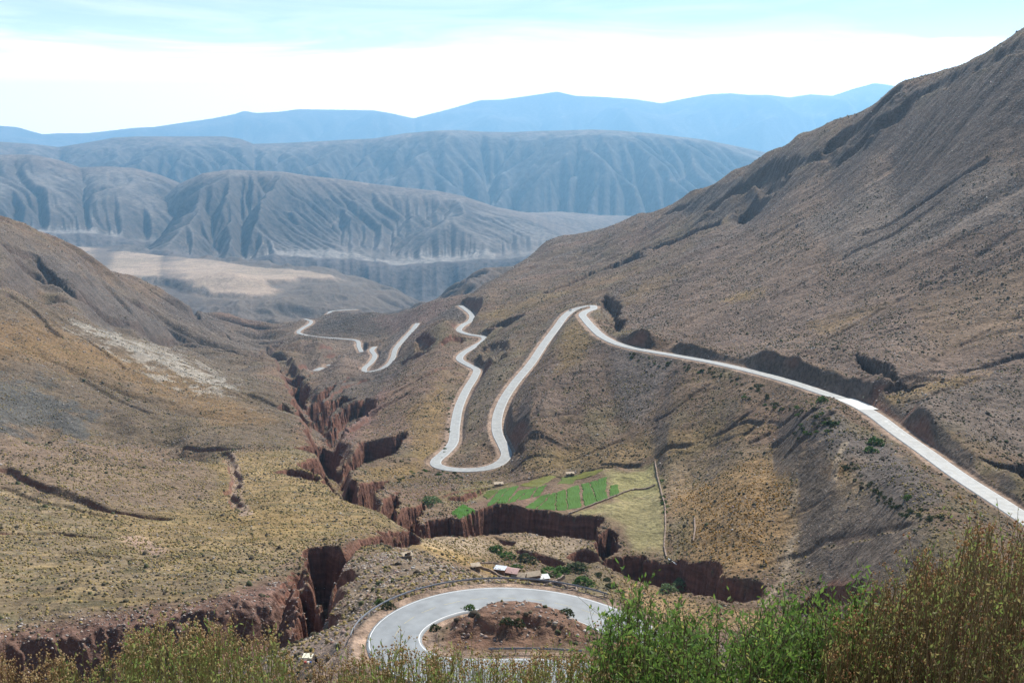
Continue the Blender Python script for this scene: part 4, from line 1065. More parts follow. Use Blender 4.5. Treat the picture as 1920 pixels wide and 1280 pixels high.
# ------------------------------------------------------------------ small builders
class MB:
    def __init__(s): s.v = []; s.f = []
    def box(s, cx, cy, cz, sx, sy, sz, rz=0.0, taper=1.0):
        b = len(s.v); c, sn = math.cos(rz), math.sin(rz)
        for dz, k in ((-1, 1.0), (1, taper)):
            for dx, dy in ((-1, -1), (1, -1), (1, 1), (-1, 1)):
                x, y = dx * sx / 2 * k, dy * sy / 2 * k
                s.v.append((cx + x * c - y * sn, cy + x * sn + y * c, cz + dz * sz / 2))
        s.f += [(b, b + 3, b + 2, b + 1), (b + 4, b + 5, b + 6, b + 7), (b, b + 1, b + 5, b + 4), (b + 1, b + 2, b + 6, b + 5), (b + 2, b + 3, b + 7, b + 6), (b + 3, b, b + 4, b + 7)]
        return s
    def tube(s, pts, rad, n=8, caps=True):
        pts = [np.array(p, float) for p in pts]; b0 = len(s.v)
        rads = rad if hasattr(rad, '__len__') else [rad] * len(pts)
        for i, p in enumerate(pts):
            d = pts[min(i + 1, len(pts) - 1)] - pts[max(i - 1, 0)]; d /= np.linalg.norm(d) + 1e-9
            a = np.cross(d, (0, 0, 1) if abs(d[2]) < 0.9 else (1, 0, 0)); a /= np.linalg.norm(a); c = np.cross(d, a)
            for k in range(n):
                q = 2 * PI * k / n
                s.v.append(tuple(p + rads[i] * (a * math.cos(q) + c * math.sin(q))))
        for i in range(len(pts) - 1):
            for k in range(n):
                a_, b_ = b0 + i * n + k, b0 + i * n + (k + 1) % n
                s.f.append((a_, a_ + n, b_ + n, b_))
        if caps:
            s.f.append(tuple(b0 + k for k in range(n))); s.f.append(tuple(b0 + (len(pts) - 1) * n + k for k in range(n))[::-1])
        return s
    def prism(s, pts, z0, z1):
        """flat outline (x,y) pushed up"""
        n = len(pts); b = len(s.v)
        for z in (z0, z1):
            for x, y in pts: s.v.append((x, y, z))
        s.f.append(tuple(range(b, b + n))[::-1]); s.f.append(tuple(range(b + n, b + 2 * n)))
        for k in range(n): s.f.append((b + k, b + (k + 1) % n, b + n + (k + 1) % n, b + n + k))
        return s
    def build(s, name, mat, parent=None, loc=None, rz=0.0, bevel=0.0, smooth=False):
        me = bpy.data.meshes.new(name); me.from_pydata([tuple(map(float, q)) for q in s.v], [], s.f); me.update()
        if smooth:
            for p in me.polygons: p.use_smooth = True
        o = link(name, me, [mat], parent, loc)
        if rz: o.rotation_euler = (0, 0, rz)
        if bevel:
            m = o.modifiers.new('bevel', 'BEVEL'); m.width = bevel; m.segments = 2; m.limit_method = 'ANGLE'
        return o
def thing(name, loc, rz=0.0, label=None, cat=None, group=None):
    o = bpy.data.objects.new(name, None); COL.objects.link(o)
    o.empty_display_size = 0.5; o.location = loc; o.rotation_euler = (0, 0, rz)
    return tag(o, label, cat, group)
def spot(u, v, rmin=0):
    """where a pixel's line of sight meets the finished terrain"""
    if 885 < u < 1200 and 1035 < v < 1128: rmin = max(rmin, 290)     # beyond the edge of the hairpin terrace
    t, e = ray(u, v); t = float(t); e = float(e)
    q = np.exp(np.linspace(math.log(max(rmin, 119)), math.log(6000), 6000))
    z = z_at(q * math.sin(t), q * math.cos(t))
    ok = z / q >= e
    r = q[int(np.argmax(ok))]
    return np.array([r * math.sin(t), r * math.cos(t), float(z_at(r * math.sin(t), r * math.cos(t))[0])])

M_stone = simple('dry_stone', (0.27, 0.20, 0.155), 0.95, 0.4, 1.4, bump=0.8)
M_adobe = simple('adobe_wall', (0.20, 0.115, 0.075), 0.95, 0.25, 1.2, bump=0.4)
M_pink = simple('faded_pink_sheet_roof', (0.52, 0.33, 0.29), 0.6, 0.2, 1.6)
M_zinc = simple('zinc_sheet_roof', (0.50, 0.52, 0.55), 0.42, 0.2, 1.2, metal=0.25)
M_mud = simple('mud_roof', (0.40, 0.32, 0.23), 0.95, 0.2, 1.0, bump=0.3)
M_white = simple('white_painted_roof', (0.60, 0.60, 0.58), 0.6, 0.3, 2.4)
M_dark = simple('dark_opening', (0.03, 0.025, 0.02), 0.9, 0.1, 1.0)
M_steel = simple('galvanised_steel', (0.27, 0.27, 0.28), 0.5, 0.15, 1.5, metal=0.5)
M_post = simple('rail_post_steel', (0.20, 0.19, 0.18), 0.6, 0.2, 1.5, metal=0.3)
M_pipe = simple('white_pipe', (0.75, 0.75, 0.72), 0.5, 0.08, 1.0)
M_wood = simple('weathered_wood', (0.17, 0.12, 0.08), 0.9, 0.3, 3.0)

# ------------------------------------------------------------------ farm
def house(u, v, w_, d_, h_, rz, roof_mat, kind, label, rise=0.9, r_extra=0.0, wall=None):
    w_ *= 1.05; d_ *= 1.05
    p = spot(u, v)
    t = thing('farmhouse' if kind != 'shed' else 'shed', (p[0], p[1], p[2] - 0.5), rz, label, 'house' if kind != 'shed' else 'shed', 'farm buildings in the valley')
    wm = wall or M_adobe
    m = MB()
    ht = 0.28                                            # wall thickness
    hh = h_ + 0.5
    m.box(0, -d_ / 2 + ht / 2, hh / 2, w_, ht, hh); m.box(0, d_ / 2 - ht / 2, hh / 2, w_, ht, hh)
    m.box(-w_ / 2 + ht / 2, 0, hh / 2, ht, d_ - 2 * ht, hh); m.box(w_ / 2 - ht / 2, 0, hh / 2, ht, d_ - 2 * ht, hh)
    if kind == 'gable':                                  # gable triangles at the two short sides
        for sx in (-1, 1):
            b = len(m.v); x0 = sx * (w_ / 2 - ht / 2)
            for dx in (-ht / 2, ht / 2):
                m.v += [(x0 + dx, -d_ / 2 + 0.003, hh), (x0 + dx, d_ / 2 - 0.003, hh), (x0 + dx, 0, hh + rise)]
            m.f += [(b, b + 2, b + 1), (b + 3, b + 4, b + 5), (b, b + 3, b + 5, b + 2), (b + 1, b + 2, b + 5, b + 4), (b, b + 1, b + 4, b + 3)]
    m.build('wall', wm, t)
    ro = MB(); ov = 0.35
    nrib = max(6, int(w_ / 0.45))
    def sheet(y0, z0, y1, z1):
        b = len(ro.v); th = 0.07
        for i in range(nrib * 2 + 1):
            x = -w_ / 2 - ov + (w_ + 2 * ov) * i / (nrib * 2); dz = 0.035 if i % 2 else 0.0
            ro.v.extend([(x, y0, z0 + dz), (x, y1, z1 + dz), (x, y0, z0 + dz - th), (x, y1, z1 + dz - th)])
        for i in range(nrib * 2):
            a = b + i * 4; c = a + 4
            ro.f.extend([(a, c, c + 1, a + 1), (a + 2, a + 3, c + 3, c + 2), (a, a + 2, c + 2, c), (a + 1, c + 1, c + 3, a + 3)])
        e = b + nrib * 8
        ro.f.extend([(b, b + 1, b + 3, b + 2), (e, e + 2, e + 3, e + 1)])
    if kind == 'gable':
        k = rise / (d_ / 2)
        sheet(-d_ / 2 - ov, hh - ov * k + 0.08, -0.003, hh + rise + 0.08); sheet(0.003, hh + rise + 0.08, d_ / 2 + ov, hh - ov * k + 0.08)
    else:
        sheet(-d_ / 2 - ov, hh + 0.1 , d_ / 2 + ov, hh + 0.12 + rise * 0.5)
        if kind != 'flat':
            pass
    ro.build('roof', roof_mat, t)
    for _ in range(4): MB().box(random.uniform(-w_ / 2, w_ / 2), random.choice((-1, 1)) * d_ * 0.42, hh + (0.25 if kind == 'gable' else 0.1 + rise * 0.3), 0.3, 0.25, 0.16, random.random()).build('roof_stone', M_stone, t)
    MB().box(w_ * 0.12, -d_ / 2 - 0.02, 0.5 + 0.95, 0.9, 0.05, 1.9).build('door', M_wood, t)
    wd = MB().box(-w_ * 0.27, -d_ / 2 - 0.015, 0.5 + 1.35, 0.6, 0.04, 0.6).build('window', M_dark, t)
    MB().box(-w_ * 0.27, -d_ / 2 - 0.03, 0.5 + 1.0, 0.8, 0.1, 0.08).build('window_sill', M_stone, wd)
    return t
house(892, 1068, 2.7, 2.4, 1.9, 0.25, M_mud, 'shed', 'small dark stone hut standing alone left of the farmyard', 0.3, wall=M_stone)
house(938, 1074, 3.6, 2.6, 2.0, -0.3, M_zinc, 'shed', 'low farm shed with bluish zinc roof behind the pink roofed house', 0.5)
house(957, 1079, 6.2, 4.2, 2.3, -0.35, M_pink, 'gable', 'farmhouse with faded pink sheet roof, widest of the farm', 0.9)
house(974, 1086, 4.4, 3.2, 2.0, -0.3, M_mud, 'gable', 'mud roofed adobe outhouse in front of the pink roofed house', 0.7)
house(998, 1085, 5.2, 3.6, 2.1, 0.35, M_mud, 'gable', 'farmhouse with pale tan roof between the pink roof and the white shed', 0.9)
house(1018, 1090, 3.9, 3.0, 1.9, 0.2, M_white, 'shed', 'shed with patchy white roof at the right end of the farm', 0.5)
house(935, 910, 4.6, 3.0, 1.4, 0.15, M_mud, 'shed', 'low stone hut at the upper left corner of the green fields', 0.3, wall=M_stone)
house(1069, 891, 4.0, 2.6, 1.4, 0.2, M_mud, 'shed', 'low stone hut on the upper edge of the fields right of centre', 0.3, wall=M_stone)
house(764, 1046, 1.8, 1.6, 1.0, 0.3, M_mud, 'shed', 'tiny stone shelter on the rocky spur left of the farm', 0.2, wall=M_stone)

def stone_wall(pix, h_, label, group=None, wd=0.6, rmin=0, mat=None, name='stone_wall', cat='wall'):
    P = np.array([spot(u, v, rmin) for u, v in pix]); Q = []
    for a, b in zip(P[:-1], P[1:]):
        n = max(1, int(np.linalg.norm(b - a) / 0.9))
        for k in range(n): Q.append(a + (b - a) * k / n)
    Q.append(P[-1]); Q = np.array(Q); n = ribbon_frames(Q)
    V = []; rg = random.Random(len(V) + int(P[0][0] * 10))
    for i, q in enumerate(Q):
        z = float(z_at(q[0], q[1])[0]); hh = h_ * rg.uniform(0.75, 1.2); ww = wd * rg.uniform(0.8, 1.15) / 2; off = rg.uniform(-0.06, 0.06)
        for o, zz in ((-ww * 1.15, -0.4), (-ww, hh * 0.95), (ww, hh), (ww * 1.15, -0.4)):
            V.append((q[0] + n[i, 0] * (o + off), q[1] + n[i, 1] * (o + off), z + zz))
    Fc = []
    for i in range(len(Q) - 1):
        for k in range(3): Fc.append((i * 4 + k, i * 4 + k + 1, i * 4 + k + 5, i * 4 + k + 4))
        Fc.append((i * 4 + 3, i * 4, i * 4 + 4, i * 4 + 7))
    e = (len(Q) - 1) * 4
    Fc += [(0, 3, 2, 1), (e, e + 1, e + 2, e + 3)]
    me = bpy.data.meshes.new(name); me.from_pydata([tuple(map(float, q)) for q in V], [], Fc); me.update()
    return tag(link(name, me, [mat or M_stone]), label, cat, group)
stone_wall([(1012, 1103), (1030, 1098), (1044, 1091), (1058, 1084)], 1.3, 'dry stone wall running up to the right behind the guard rail, right of the white shed')
stone_wall([(1040, 1094), (1056, 1100), (1066, 1106), (1080, 1103), (1082, 1110), (1064, 1110)], 1.3, 'dry stone corral with pale rounded end beside the curved guard rail')
stone_wall([(898, 1064), (920, 1072), (934, 1080), (948, 1086)], 1.0, 'low stone wall from the lone hut to the farmhouses')
stone_wall([(894, 1056), (915, 1056), (934, 1057)], 0.6, 'thin dark stone wall along the bare plot above the farm')
stone_wall([(1116, 1119), (1128, 1120), (1138, 1122)], 0.9, 'short pale wall below the right end of the guard rail', mat=M_mud)
stone_wall([(1228, 866), (1232, 890), (1240, 925), (1247, 950), (1248, 990), (1245, 1025), (1250, 1046)], 0.9, 'long stone wall down the right edge of the fields')
stone_wall([(1065, 968), (1098, 952), (1130, 940), (1160, 928), (1190, 918), (1228, 910)], 0.8, 'stone wall under the green plots, climbing to the right')
stone_wall([(1302, 972), (1303, 995), (1300, 1015)], 0.8, 'short stone wall on the right of the striped dry plot')
# crops: green plots, the strips between them stay bare
def field(name, corners, col, lift=0.5, rowsp=1.0, n=26):
    cu = sum(q[0] for q in corners) / 4; cv_ = sum(q[1] for q in corners) / 4
    P = [spot(cu + (u - cu) * 1.04, cv_ + (v - cv_) * 1.06) for u, v in corners]
    a, b, c, d = P
    V = []; nn = n
    for i in range(nn + 1):
        for j in range(nn + 1):
            s, t = i / nn, j / nn
            q = (a * (1 - s) + b * s) * (1 - t) + (d * (1 - s) + c * s) * t
            edge = 0.0 if min(i, j, nn - i, nn - j) == 0 else 1.0
            jx = fbm(np.array([q[0] / 3.0]), np.array([q[1] / 3.0]), 3)[0] * 1.6
            x, y = q[0] + jx, q[1] + jx * 0.5
            V.append((x, y, float(z_at(x, y)[0]) - 0.05 + edge * lift * (1 + 0.9 * math.sin(i * 2.9)) * random.uniform(0.7, 1.25)))
    V = np.array(V)
    cc = np.array(col) * (1 + 0.35 * fbm(V[:, 0] / 2, V[:, 1] / 2, 3))[:, None]
    me = np_mesh(name, V, grid_faces(nn + 1, nn + 1)[:, ::-1], cc)
    return tag(link(name, me, [M_crop]), kind='structure')
M_crop = attr_mat('crop_leaves', 0.8, 0.0)
G1 = (0.058, 0.128, 0.018); G2 = (0.085, 0.11, 0.02); G3 = (0.14, 0.14, 0.035)
for cr, cl in (
    ([(846, 962), (868, 946), (890, 958), (862, 972)], (0.045, 0.12, 0.012)),
    ([(913, 948), (937, 918), (952, 915), (928, 949)], G1), ([(931, 948), (955, 915), (972, 911), (950, 944)], G1), ([(953, 943), (974, 920), (990, 917), (966, 939)], G1),
    ([(972, 937), (992, 917), (1006, 914), (992, 933)], G1), ([(906, 930), (916, 921), (934, 918), (915, 936)], G2), ([(975, 910), (1000, 903), (1050, 896), (1010, 912)], G3), ([(1055, 898), (1090, 886), (1132, 881), (1110, 892)], G3),
    ([(998, 932), (1010, 914), (1024, 910), (1012, 928)], G1), ([(1046, 908), (1056, 896), (1086, 890), (1074, 906)], G2),
    ([(986, 953), (1014, 930), (1032, 926), (1003, 955)], G1), ([(1006, 955), (1036, 926), (1042, 924), (1040, 956), (1018, 956)][:4], G1), ([(1043, 956), (1044, 924), (1060, 918), (1062, 955)], G1),
    ([(1064, 954), (1063, 917), (1084, 910), (1090, 950)], G1), ([(1096, 950), (1090, 908), (1103, 905), (1118, 940)], G1), ([(1120, 942), (1106, 904), (1119, 900), (1140, 932)][:4], G1), ([(1124, 938), (1121, 899), (1137, 895), (1136, 931)], G1), ([(1143, 930), (1145, 911), (1158, 909), (1160, 926)], G1)):
    field('field', cr, cl)
# white pipes that carry the irrigation water over the gorge
def pipe(u0, v0, dz0, u1, v1, dz1, label, rad=0.22):
    a = spot(u0, v0); b = spot(u1, v1); a[2] += dz0; b[2] += dz1
    t = MB().tube([a, a * 0.5 + b * 0.5, b], rad, 8).build('water_pipe', M_pipe)
    tag(t, label, 'pipe')
pipe(1253, 1048, 0.3, 1268, 1064, 1.0, 'upper white water pipe on the gorge lip below the field wall')
def pipe_world(a, b, label):
    m = MB().tube([a, (np.array(a) + np.array(b)) / 2, b], 0.28, 8); tag(m.build('water_pipe', M_pipe), label, 'pipe')
_b = world(1302, 1104, -184.0)[...]; _a = world(1315, 1079, -178.0)[...]
pipe_world(tuple(_a), tuple(_b), 'steep white water pipe standing in the gorge above the pale bushes')

# ------------------------------------------------------------------ guard rails
def guardrail(P, side, off, i0, i1, label):
    n = ribbon_frames(P); Q = P[i0:i1].copy(); Q[:, :2] += (n * side * off)[i0:i1]
    # resample at 1 m
    Ln = np.concatenate([[0], np.cumsum(np.linalg.norm(np.diff(Q[:, :2], axis=0), axis=1))])
    def at(s): return np.array([np.interp(s, Ln, Q[:, c]) for c in range(3)])
    t = thing('guardrail', tuple(at(Ln[-1] / 2) - (0, 0, 0)), 0, label, 'guardrail')
    o0 = np.array(t.location)
    prof = [(-0.02, 0.45), (0.05, 0.52), (-0.01, 0.60), (0.05, 0.68), (-0.02, 0.76), (-0.05, 0.76), (0.0, 0.68), (-0.05, 0.60), (0.0, 0.52), (-0.05, 0.45)]
    m = MB(); ss = np.arange(0, Ln[-1], 1.0); k = len(prof)
    for s in ss:
        q = at(s); d = at(min(s + 0.5, Ln[-1])) - at(max(s - 0.5, 0)); d /= np.linalg.norm(d[:2]); nx = np.array([d[1], -d[0]]) * side
        for a, z in prof: m.v.append((q[0] - nx[0] * a - o0[0], q[1] - nx[1] * a - o0[1], q[2] + z - o0[2]))
    for i in range(len(ss) - 1):
        for j in range(k):
            a = i * k + j; b = i * k + (j + 1) % k; m.f.append((a, b, b + k, a + k))
    m.build('rail', M_steel, t, smooth=False)
    for s in np.arange(0.5, Ln[-1] - 0.3, 3.6):
        q = at(s) - o0
        MB().box(q[0], q[1], q[2] + 0.1, 0.13, 0.13, 1.25, 0.3).build('post', M_post, t)
PH, hwH = RL['H']
pu, pv = proj(PH[:, 0], PH[:, 1], PH[:, 2])
iL = int(np.argmin(np.abs(pu - 735) + np.abs(pv - 1208)))
iR = int(np.argmin(np.abs(pu - 1110) + (pv > 1200) * 999))
n_ = ribbon_frames(PH); mid = PH[(iL + iR) // 2]; ctr = PH[:, :2].mean(0)
sideH = 1 if np.dot(n_[(iL + iR) // 2], mid[:2] - ctr) > 0 else -1
guardrail(PH, sideH, hwH + 2.7, min(iL, iR), max(iL, iR), 'long curved steel guard rail round the outside of the near hairpin')
i2 = int(np.argmin(np.abs(pu - 900) + (pv < 1240) * 999)); i3 = int(np.argmin(np.abs(pu - 1090) + (pv < 1240) * 999))
guardrail(PH, -sideH, hwH + 1.9, min(i2, i3), max(i2, i3), 'short steel guard rail just above the foreground grass, in front of the rocky mound')

# ------------------------------------------------------------------ concrete slab, sign, posts on the road
PA, hwA = RL['A']
ua, va = proj(PA[:, 0], PA[:, 1], PA[:, 2])
def ia(u, v): return int(np.argmin(np.hypot(ua - u, va - v)))
q0, q1 = sorted((ia(1575, 748), ia(1622, 768)))
Ps = PA[q0:q1].copy(); Ps[:, 2] += 0.05 + 0.00012 * np.hypot(Ps[:, 0], Ps[:, 1]) + 0.004
me = ribbon('concrete_slab', Ps, np.array([-hwA + 0.1, 0, hwA + 2.6]), 0.0)
tag(link('road_slab', me, [simple('bright_concrete', (0.56, 0.55, 0.51), 0.6, 0.08, 0.5)]), kind='structure')
mk = MB()
q0, q1 = sorted((ia(1648, 790), ia(1690, 822)))
nA_ = ribbon_frames(PA)
rg = random.Random(5)
for i in range(q0, q1, 1):                                # worn painted marks, short strokes across the lane
    if rg.random() < 0.25: continue
    o = rg.uniform(0.3, 1.0); ln = rg.uniform(0.7, 1.7); q = PA[i]; nn2 = nA_[i]
    dx = nn2[1] * 0.14, -nn2[0] * 0.14
    b = len(mk.v)
    for s, tt in ((o, -1), (o + ln, -1 + rg.uniform(-1, 1)), (o + ln, 1 + rg.uniform(-1, 1)), (o, 1)):
        mk.v.append((q[0] + nn2[0] * s + dx[0] * tt, q[1] + nn2[1] * s + dx[1] * tt, q[2] + 0.05 + 0.00012 * math.hypot(q[0], q[1]) + 0.02))
    mk.f.append((b, b + 1, b + 2, b + 3))
tag(mk.build('road_marking', line_mat), kind='structure')
def sign(u, v, label):
    p = spot(u, v); t = thing('road_sign', (p[0], p[1], p[2] - 0.2), 0.25, label, 'sign')
    MB().tube([(0, 0, 0), (0, 0, 2.3)], 0.04, 6).build('post', M_post, t)
    MB().box(0, -0.06, 2.1, 0.75, 0.03, 0.95).build('panel', simple('sign_panel', (0.55, 0.52, 0.38), 0.5, 0.1), t, bevel=0.01)
sign(1618, 752, 'pale rectangular road sign at the foot of the cut bank by the bright slab')
def pole(u, v, h_, label):
    p = spot(u, v); t = thing('utility_pole', (p[0], p[1], p[2] - 0.3), 0.4, label, 'pole')
    MB().tube([(0, 0, 0), (0, 0, h_)], [0.16, 0.1], 8).build('pole', M_wood, t)
    MB().box(0, 0, h_ - 0.5, 1.2, 0.1, 0.12).build('crossarm', M_wood, t)
pole(711, 803, 6.0, 'lone dark wooden pole on the yellow slope above the gorge')

# ------------------------------------------------------------------ vehicles
M_tyre = simple('tyre_rubber', (0.02, 0.02, 0.02), 0.85, 0.1)
M_glass = simple('dark_window_glass', (0.02, 0.025, 0.03), 0.08, 0.05, spec=0.8)
M_rim = simple('wheel_rim', (0.35, 0.35, 0.36), 0.4, 0.1, metal=0.6)
M_lamp = simple('lamp_lens', (0.7, 0.68, 0.6), 0.2, 0.05)
def vehicle(kind, p, rz, paint, label, cat):
    t = thing(kind, p, rz, label, cat)
    pm_ = simple(kind + '_paint', paint, 0.35, 0.05, spec=0.6)
    if kind == 'pickup_truck':
        L_, W_, prof = 5.2, 1.8, [(-2.6, 0.45), (-2.6, 1.05), (-0.7, 1.1), (-0.65, 1.75), (0.75, 1.75), (1.3, 1.15), (2.45, 1.02), (2.6, 0.8), (2.6, 0.42)]
    else:
        L_, W_, prof = 4.2, 1.7, [(-2.1, 0.4), (-2.1, 0.9), (-1.5, 1.0), (-1.0, 1.42), (0.35, 1.45), (1.0, 0.98), (1.95, 0.85), (2.1, 0.65), (2.1, 0.38)]
    m = MB(); n = len(prof)
    for y, k in ((-W_ / 2, 1.0), (W_ / 2, 1.0)):
        for x, z in prof: m.v.append((x, y * (0.86 if z > 1.3 else 1.0), z))
    m.f.append(tuple(range(n))); m.f.append(tuple(range(n, 2 * n))[::-1])
    for k in range(n): m.f.append((k, n + k, n + (k + 1) % n, (k + 1) % n))
    m.build('body', pm_, t, bevel=0.06)
    top = max(z for _, z in prof)
    x0, x1 = (-0.55, 0.75) if kind == 'pickup_truck' else (-1.0, 0.4)
    wz = top - 0.3
    for s in (-1, 1): MB().box((x0 + x1) / 2, s * (W_ / 2 * 0.93 + 0.012), wz, (x1 - x0) * 0.9, 0.02, 0.34).build('side_window', M_glass, t)
    g = MB(); xa = x1 + 0.03; b = 0
    g.v = [(xa + 0.02, -W_ * 0.4, top - 0.08), (xa + 0.02, W_ * 0.4, top - 0.08), (xa + 0.46, W_ * 0.44, top - 0.5), (xa + 0.46, -W_ * 0.44, top - 0.5)]
    g.v = [(x + 0.03, y, z + 0.03) for x, y, z in g.v]; g.f = [(0, 1, 2, 3)]
    g.build('windscreen', M_glass, t)
    for sx in (-L_ * 0.31, L_ * 0.31):
        for sy in (-1, 1):
            wh = MB().tube([(sx, sy * (W_ / 2 - 0.2), 0.34), (sx, sy * (W_ / 2 + 0.02), 0.34)], 0.34, 14).build('wheel', M_tyre, t)
            MB().tube([(sx, sy * (W_ / 2 + 0.005), 0.34), (sx, sy * (W_ / 2 + 0.035), 0.34)], 0.19, 12).build('rim', M_rim, wh)
    for sy in (-1, 1): MB().box(L_ / 2 + 0.0, sy * W_ * 0.36, 0.72, 0.06, 0.3, 0.16).build('headlight', M_lamp, t)
    return t
def road_dir(key, u, v):
    P = RL[key][0]; a, b = proj(P[:, 0], P[:, 1], P[:, 2]); i = int(np.argmin(np.hypot(a - u, b - v))); i = min(max(i, 1), len(P) - 2)
    d = P[i + 1] - P[i - 1]; n = ribbon_frames(P)[i]
    return P[i], math.atan2(d[1], d[0]), n
p, a, n = road_dir('D', 570, 698)
vehicle('pickup_truck', (p[0] + n[0] * 1.2, p[1] + n[1] * 1.2, p[2] + 0.25), 0.35, (0.75, 0.76, 0.77), 'white pickup truck at the left end of the short dusty road above the gorge', 'truck')
p, a, n = road_dir('A', 1072, 583)
vehicle('car', (p[0] + n[0] * 1.5, p[1] + n[1] * 1.5, p[2] + 0.18), a, (0.30, 0.31, 0.33), 'grey car on the far bend at the top of the long straight', 'car')

# ------------------------------------------------------------------ stall and seller on the pull-out
sp = spot(578, 1250)
zs = sp[2]
st = thing('market_stall', (sp[0], sp[1], zs), -0.12, 'small market stall with cream canopy at the bottom edge, left of the hairpin', 'stall')
M_cream = simple('cream_canvas', (0.72, 0.68, 0.52), 0.8, 0.08, 3)
M_cloth = simple('table_cloth', (0.42, 0.33, 0.24), 0.85, 0.3, 6)
for sx in (-0.68, 0.68):
    for sy in (-0.5, 0.5): MB().tube([(sx, sy, -0.1), (sx, sy, 1.9 + 0.12 * (sy > 0))], 0.025, 6).build('post', M_wood, st)
cn = MB()
for i in range(7):
    for j in range(5):
        x = -0.8 + 1.6 * i / 6; y = -0.62 + 1.24 * j / 4
        cn.v.append((x, y, 1.93 + 0.1 * (y + 0.6) - 0.03 * math.sin(i * 1.5) - 0.03 * math.sin(j * 1.7)))
for i in range(6):
    for j in range(4): a = i * 5 + j; cn.f.append((a, a + 5, a + 6, a + 1))
b = len(cn.v)
for i in range(7): x = -0.8 + 1.6 * i / 6; cn.v.append((x, -0.64, 1.68 + 0.03 * (i % 2)))
for i in range(6): cn.f.append((i * 5, b + i, b + i + 1, (i + 1) * 5))
o = cn.build('canopy', M_cream, st); mdf = o.modifiers.new('thickness', 'SOLIDIFY'); mdf.thickness = 0.012
MB().box(0, 0, 0.74, 1.35, 0.8, 0.05).build('table_top', M_wood, st)
for sx in (-0.6, 0.6):
    for sy in (-0.33, 0.33): MB().box(sx, sy, 0.34, 0.05, 0.05, 0.76).build('table_leg', M_wood, st)
MB().box(0, -0.42, 0.52, 1.37, 0.02, 0.5).build('cloth', M_cloth, st)
M_b = [simple('blanket_' + c, k, 0.9, 0.3, 8) for c, k in (('red', (0.35, 0.06, 0.05)), ('white', (0.65, 0.63, 0.58)), ('blue', (0.07, 0.12, 0.3)))]
lab = ('stack of dark red blankets on the stall table', 'stack of white woollens on the stall table', 'stack of blue blankets on the stall table')
for i, mm in enumerate(M_b):
    m = MB()
    for k in range(4): m.box(0, 0, 0.04 + 0.05 * k, 0.32 - 0.01 * k, 0.42, 0.046, 0.04 * (k - 1))
    o = m.build('blanket_stack', mm, None, bevel=0.012)
    o.location = (sp[0] - 0.42 + 0.42 * i, sp[1] - 0.05, zs + 0.772); tag(o, lab[i], 'blankets')

def person(loc, rz, label, J, top_col, leg_col, hair_col=(0.02, 0.015, 0.01), skin=(0.32, 0.19, 0.13)):
    root = thing('person', loc, rz, label, 'person')
    names = list(J['p']); idx = {k: i for i, k in enumerate(names)}
    me = bpy.data.meshes.new('body'); me.from_pydata([J['p'][k] for k in names], [(idx[a], idx[b]) for a, b in J['e']], []); me.update()
    o = link('body', me, [], root)
    o.modifiers.new('skin', 'SKIN').use_smooth_shade = True
    for k in names:
        r = J['r'][k]; r = r if isinstance(r, tuple) else (r, r)
        me.skin_vertices[0].data[idx[k]].radius = r
    me.skin_vertices[0].data[idx['pelvis']].use_root = True
    ss = o.modifiers.new('sub', 'SUBSURF'); ss.levels = 1; ss.render_levels = 1
    ms = simple('skin', skin, 0.6, 0.05)
    me.materials.append(ms)
    return root, o
z = {}
P_ = {'pelvis': (0, 0, 0.93), 'belly': (0, 0, 1.08), 'chest': (0, -0.01, 1.28), 'neck': (0, 0.0, 1.46), 'head': (0, -0.02, 1.56), 'crown': (0, -0.015, 1.66),
      'shl': (-0.17, 0, 1.38), 'ell': (-0.24, -0.02, 1.12), 'wrl': (-0.2, -0.17, 0.95), 'hal': (-0.19, -0.24, 0.94), 'shr': (0.17, 0, 1.38), 'elr': (0.25, 0.02, 1.12), 'wrr': (0.26, -0.04, 0.88), 'har': (0.26, -0.06, 0.8),
      'hil': (-0.09, 0, 0.88), 'knl': (-0.1, -0.03, 0.5), 'anl': (-0.11, 0.02, 0.09), 'tol': (-0.12, -0.14, 0.04), 'hir': (0.09, 0, 0.88), 'knr': (0.11, -0.02, 0.5), 'anr': (0.12, 0.03, 0.09), 'tor': (0.14, -0.13, 0.04)}
R_ = {'pelvis': (0.15, 0.11), 'belly': (0.14, 0.10), 'chest': (0.16, 0.11), 'neck': 0.055, 'head': (0.075, 0.09), 'crown': (0.06, 0.07), 'shl': 0.062, 'ell': 0.042, 'wrl': 0.028, 'hal': (0.035, 0.018), 'shr': 0.062, 'elr': 0.042, 'wrr': 0.028, 'har': (0.035, 0.018),
      'hil': 0.09, 'knl': 0.06, 'anl': 0.04, 'tol': 0.035, 'hir': 0.09, 'knr': 0.06, 'anr': 0.04, 'tor': 0.035}
E_ = [('pelvis', 'belly'), ('belly', 'chest'), ('chest', 'neck'), ('neck', 'head'), ('head', 'crown'), ('chest', 'shl'), ('shl', 'ell'), ('ell', 'wrl'), ('wrl', 'hal'), ('chest', 'shr'), ('shr', 'elr'), ('elr', 'wrr'), ('wrr', 'har'),
      ('pelvis', 'hil'), ('hil', 'knl'), ('knl', 'anl'), ('anl', 'tol'), ('pelvis', 'hir'), ('hir', 'knr'), ('knr', 'anr'), ('anr', 'tor')]
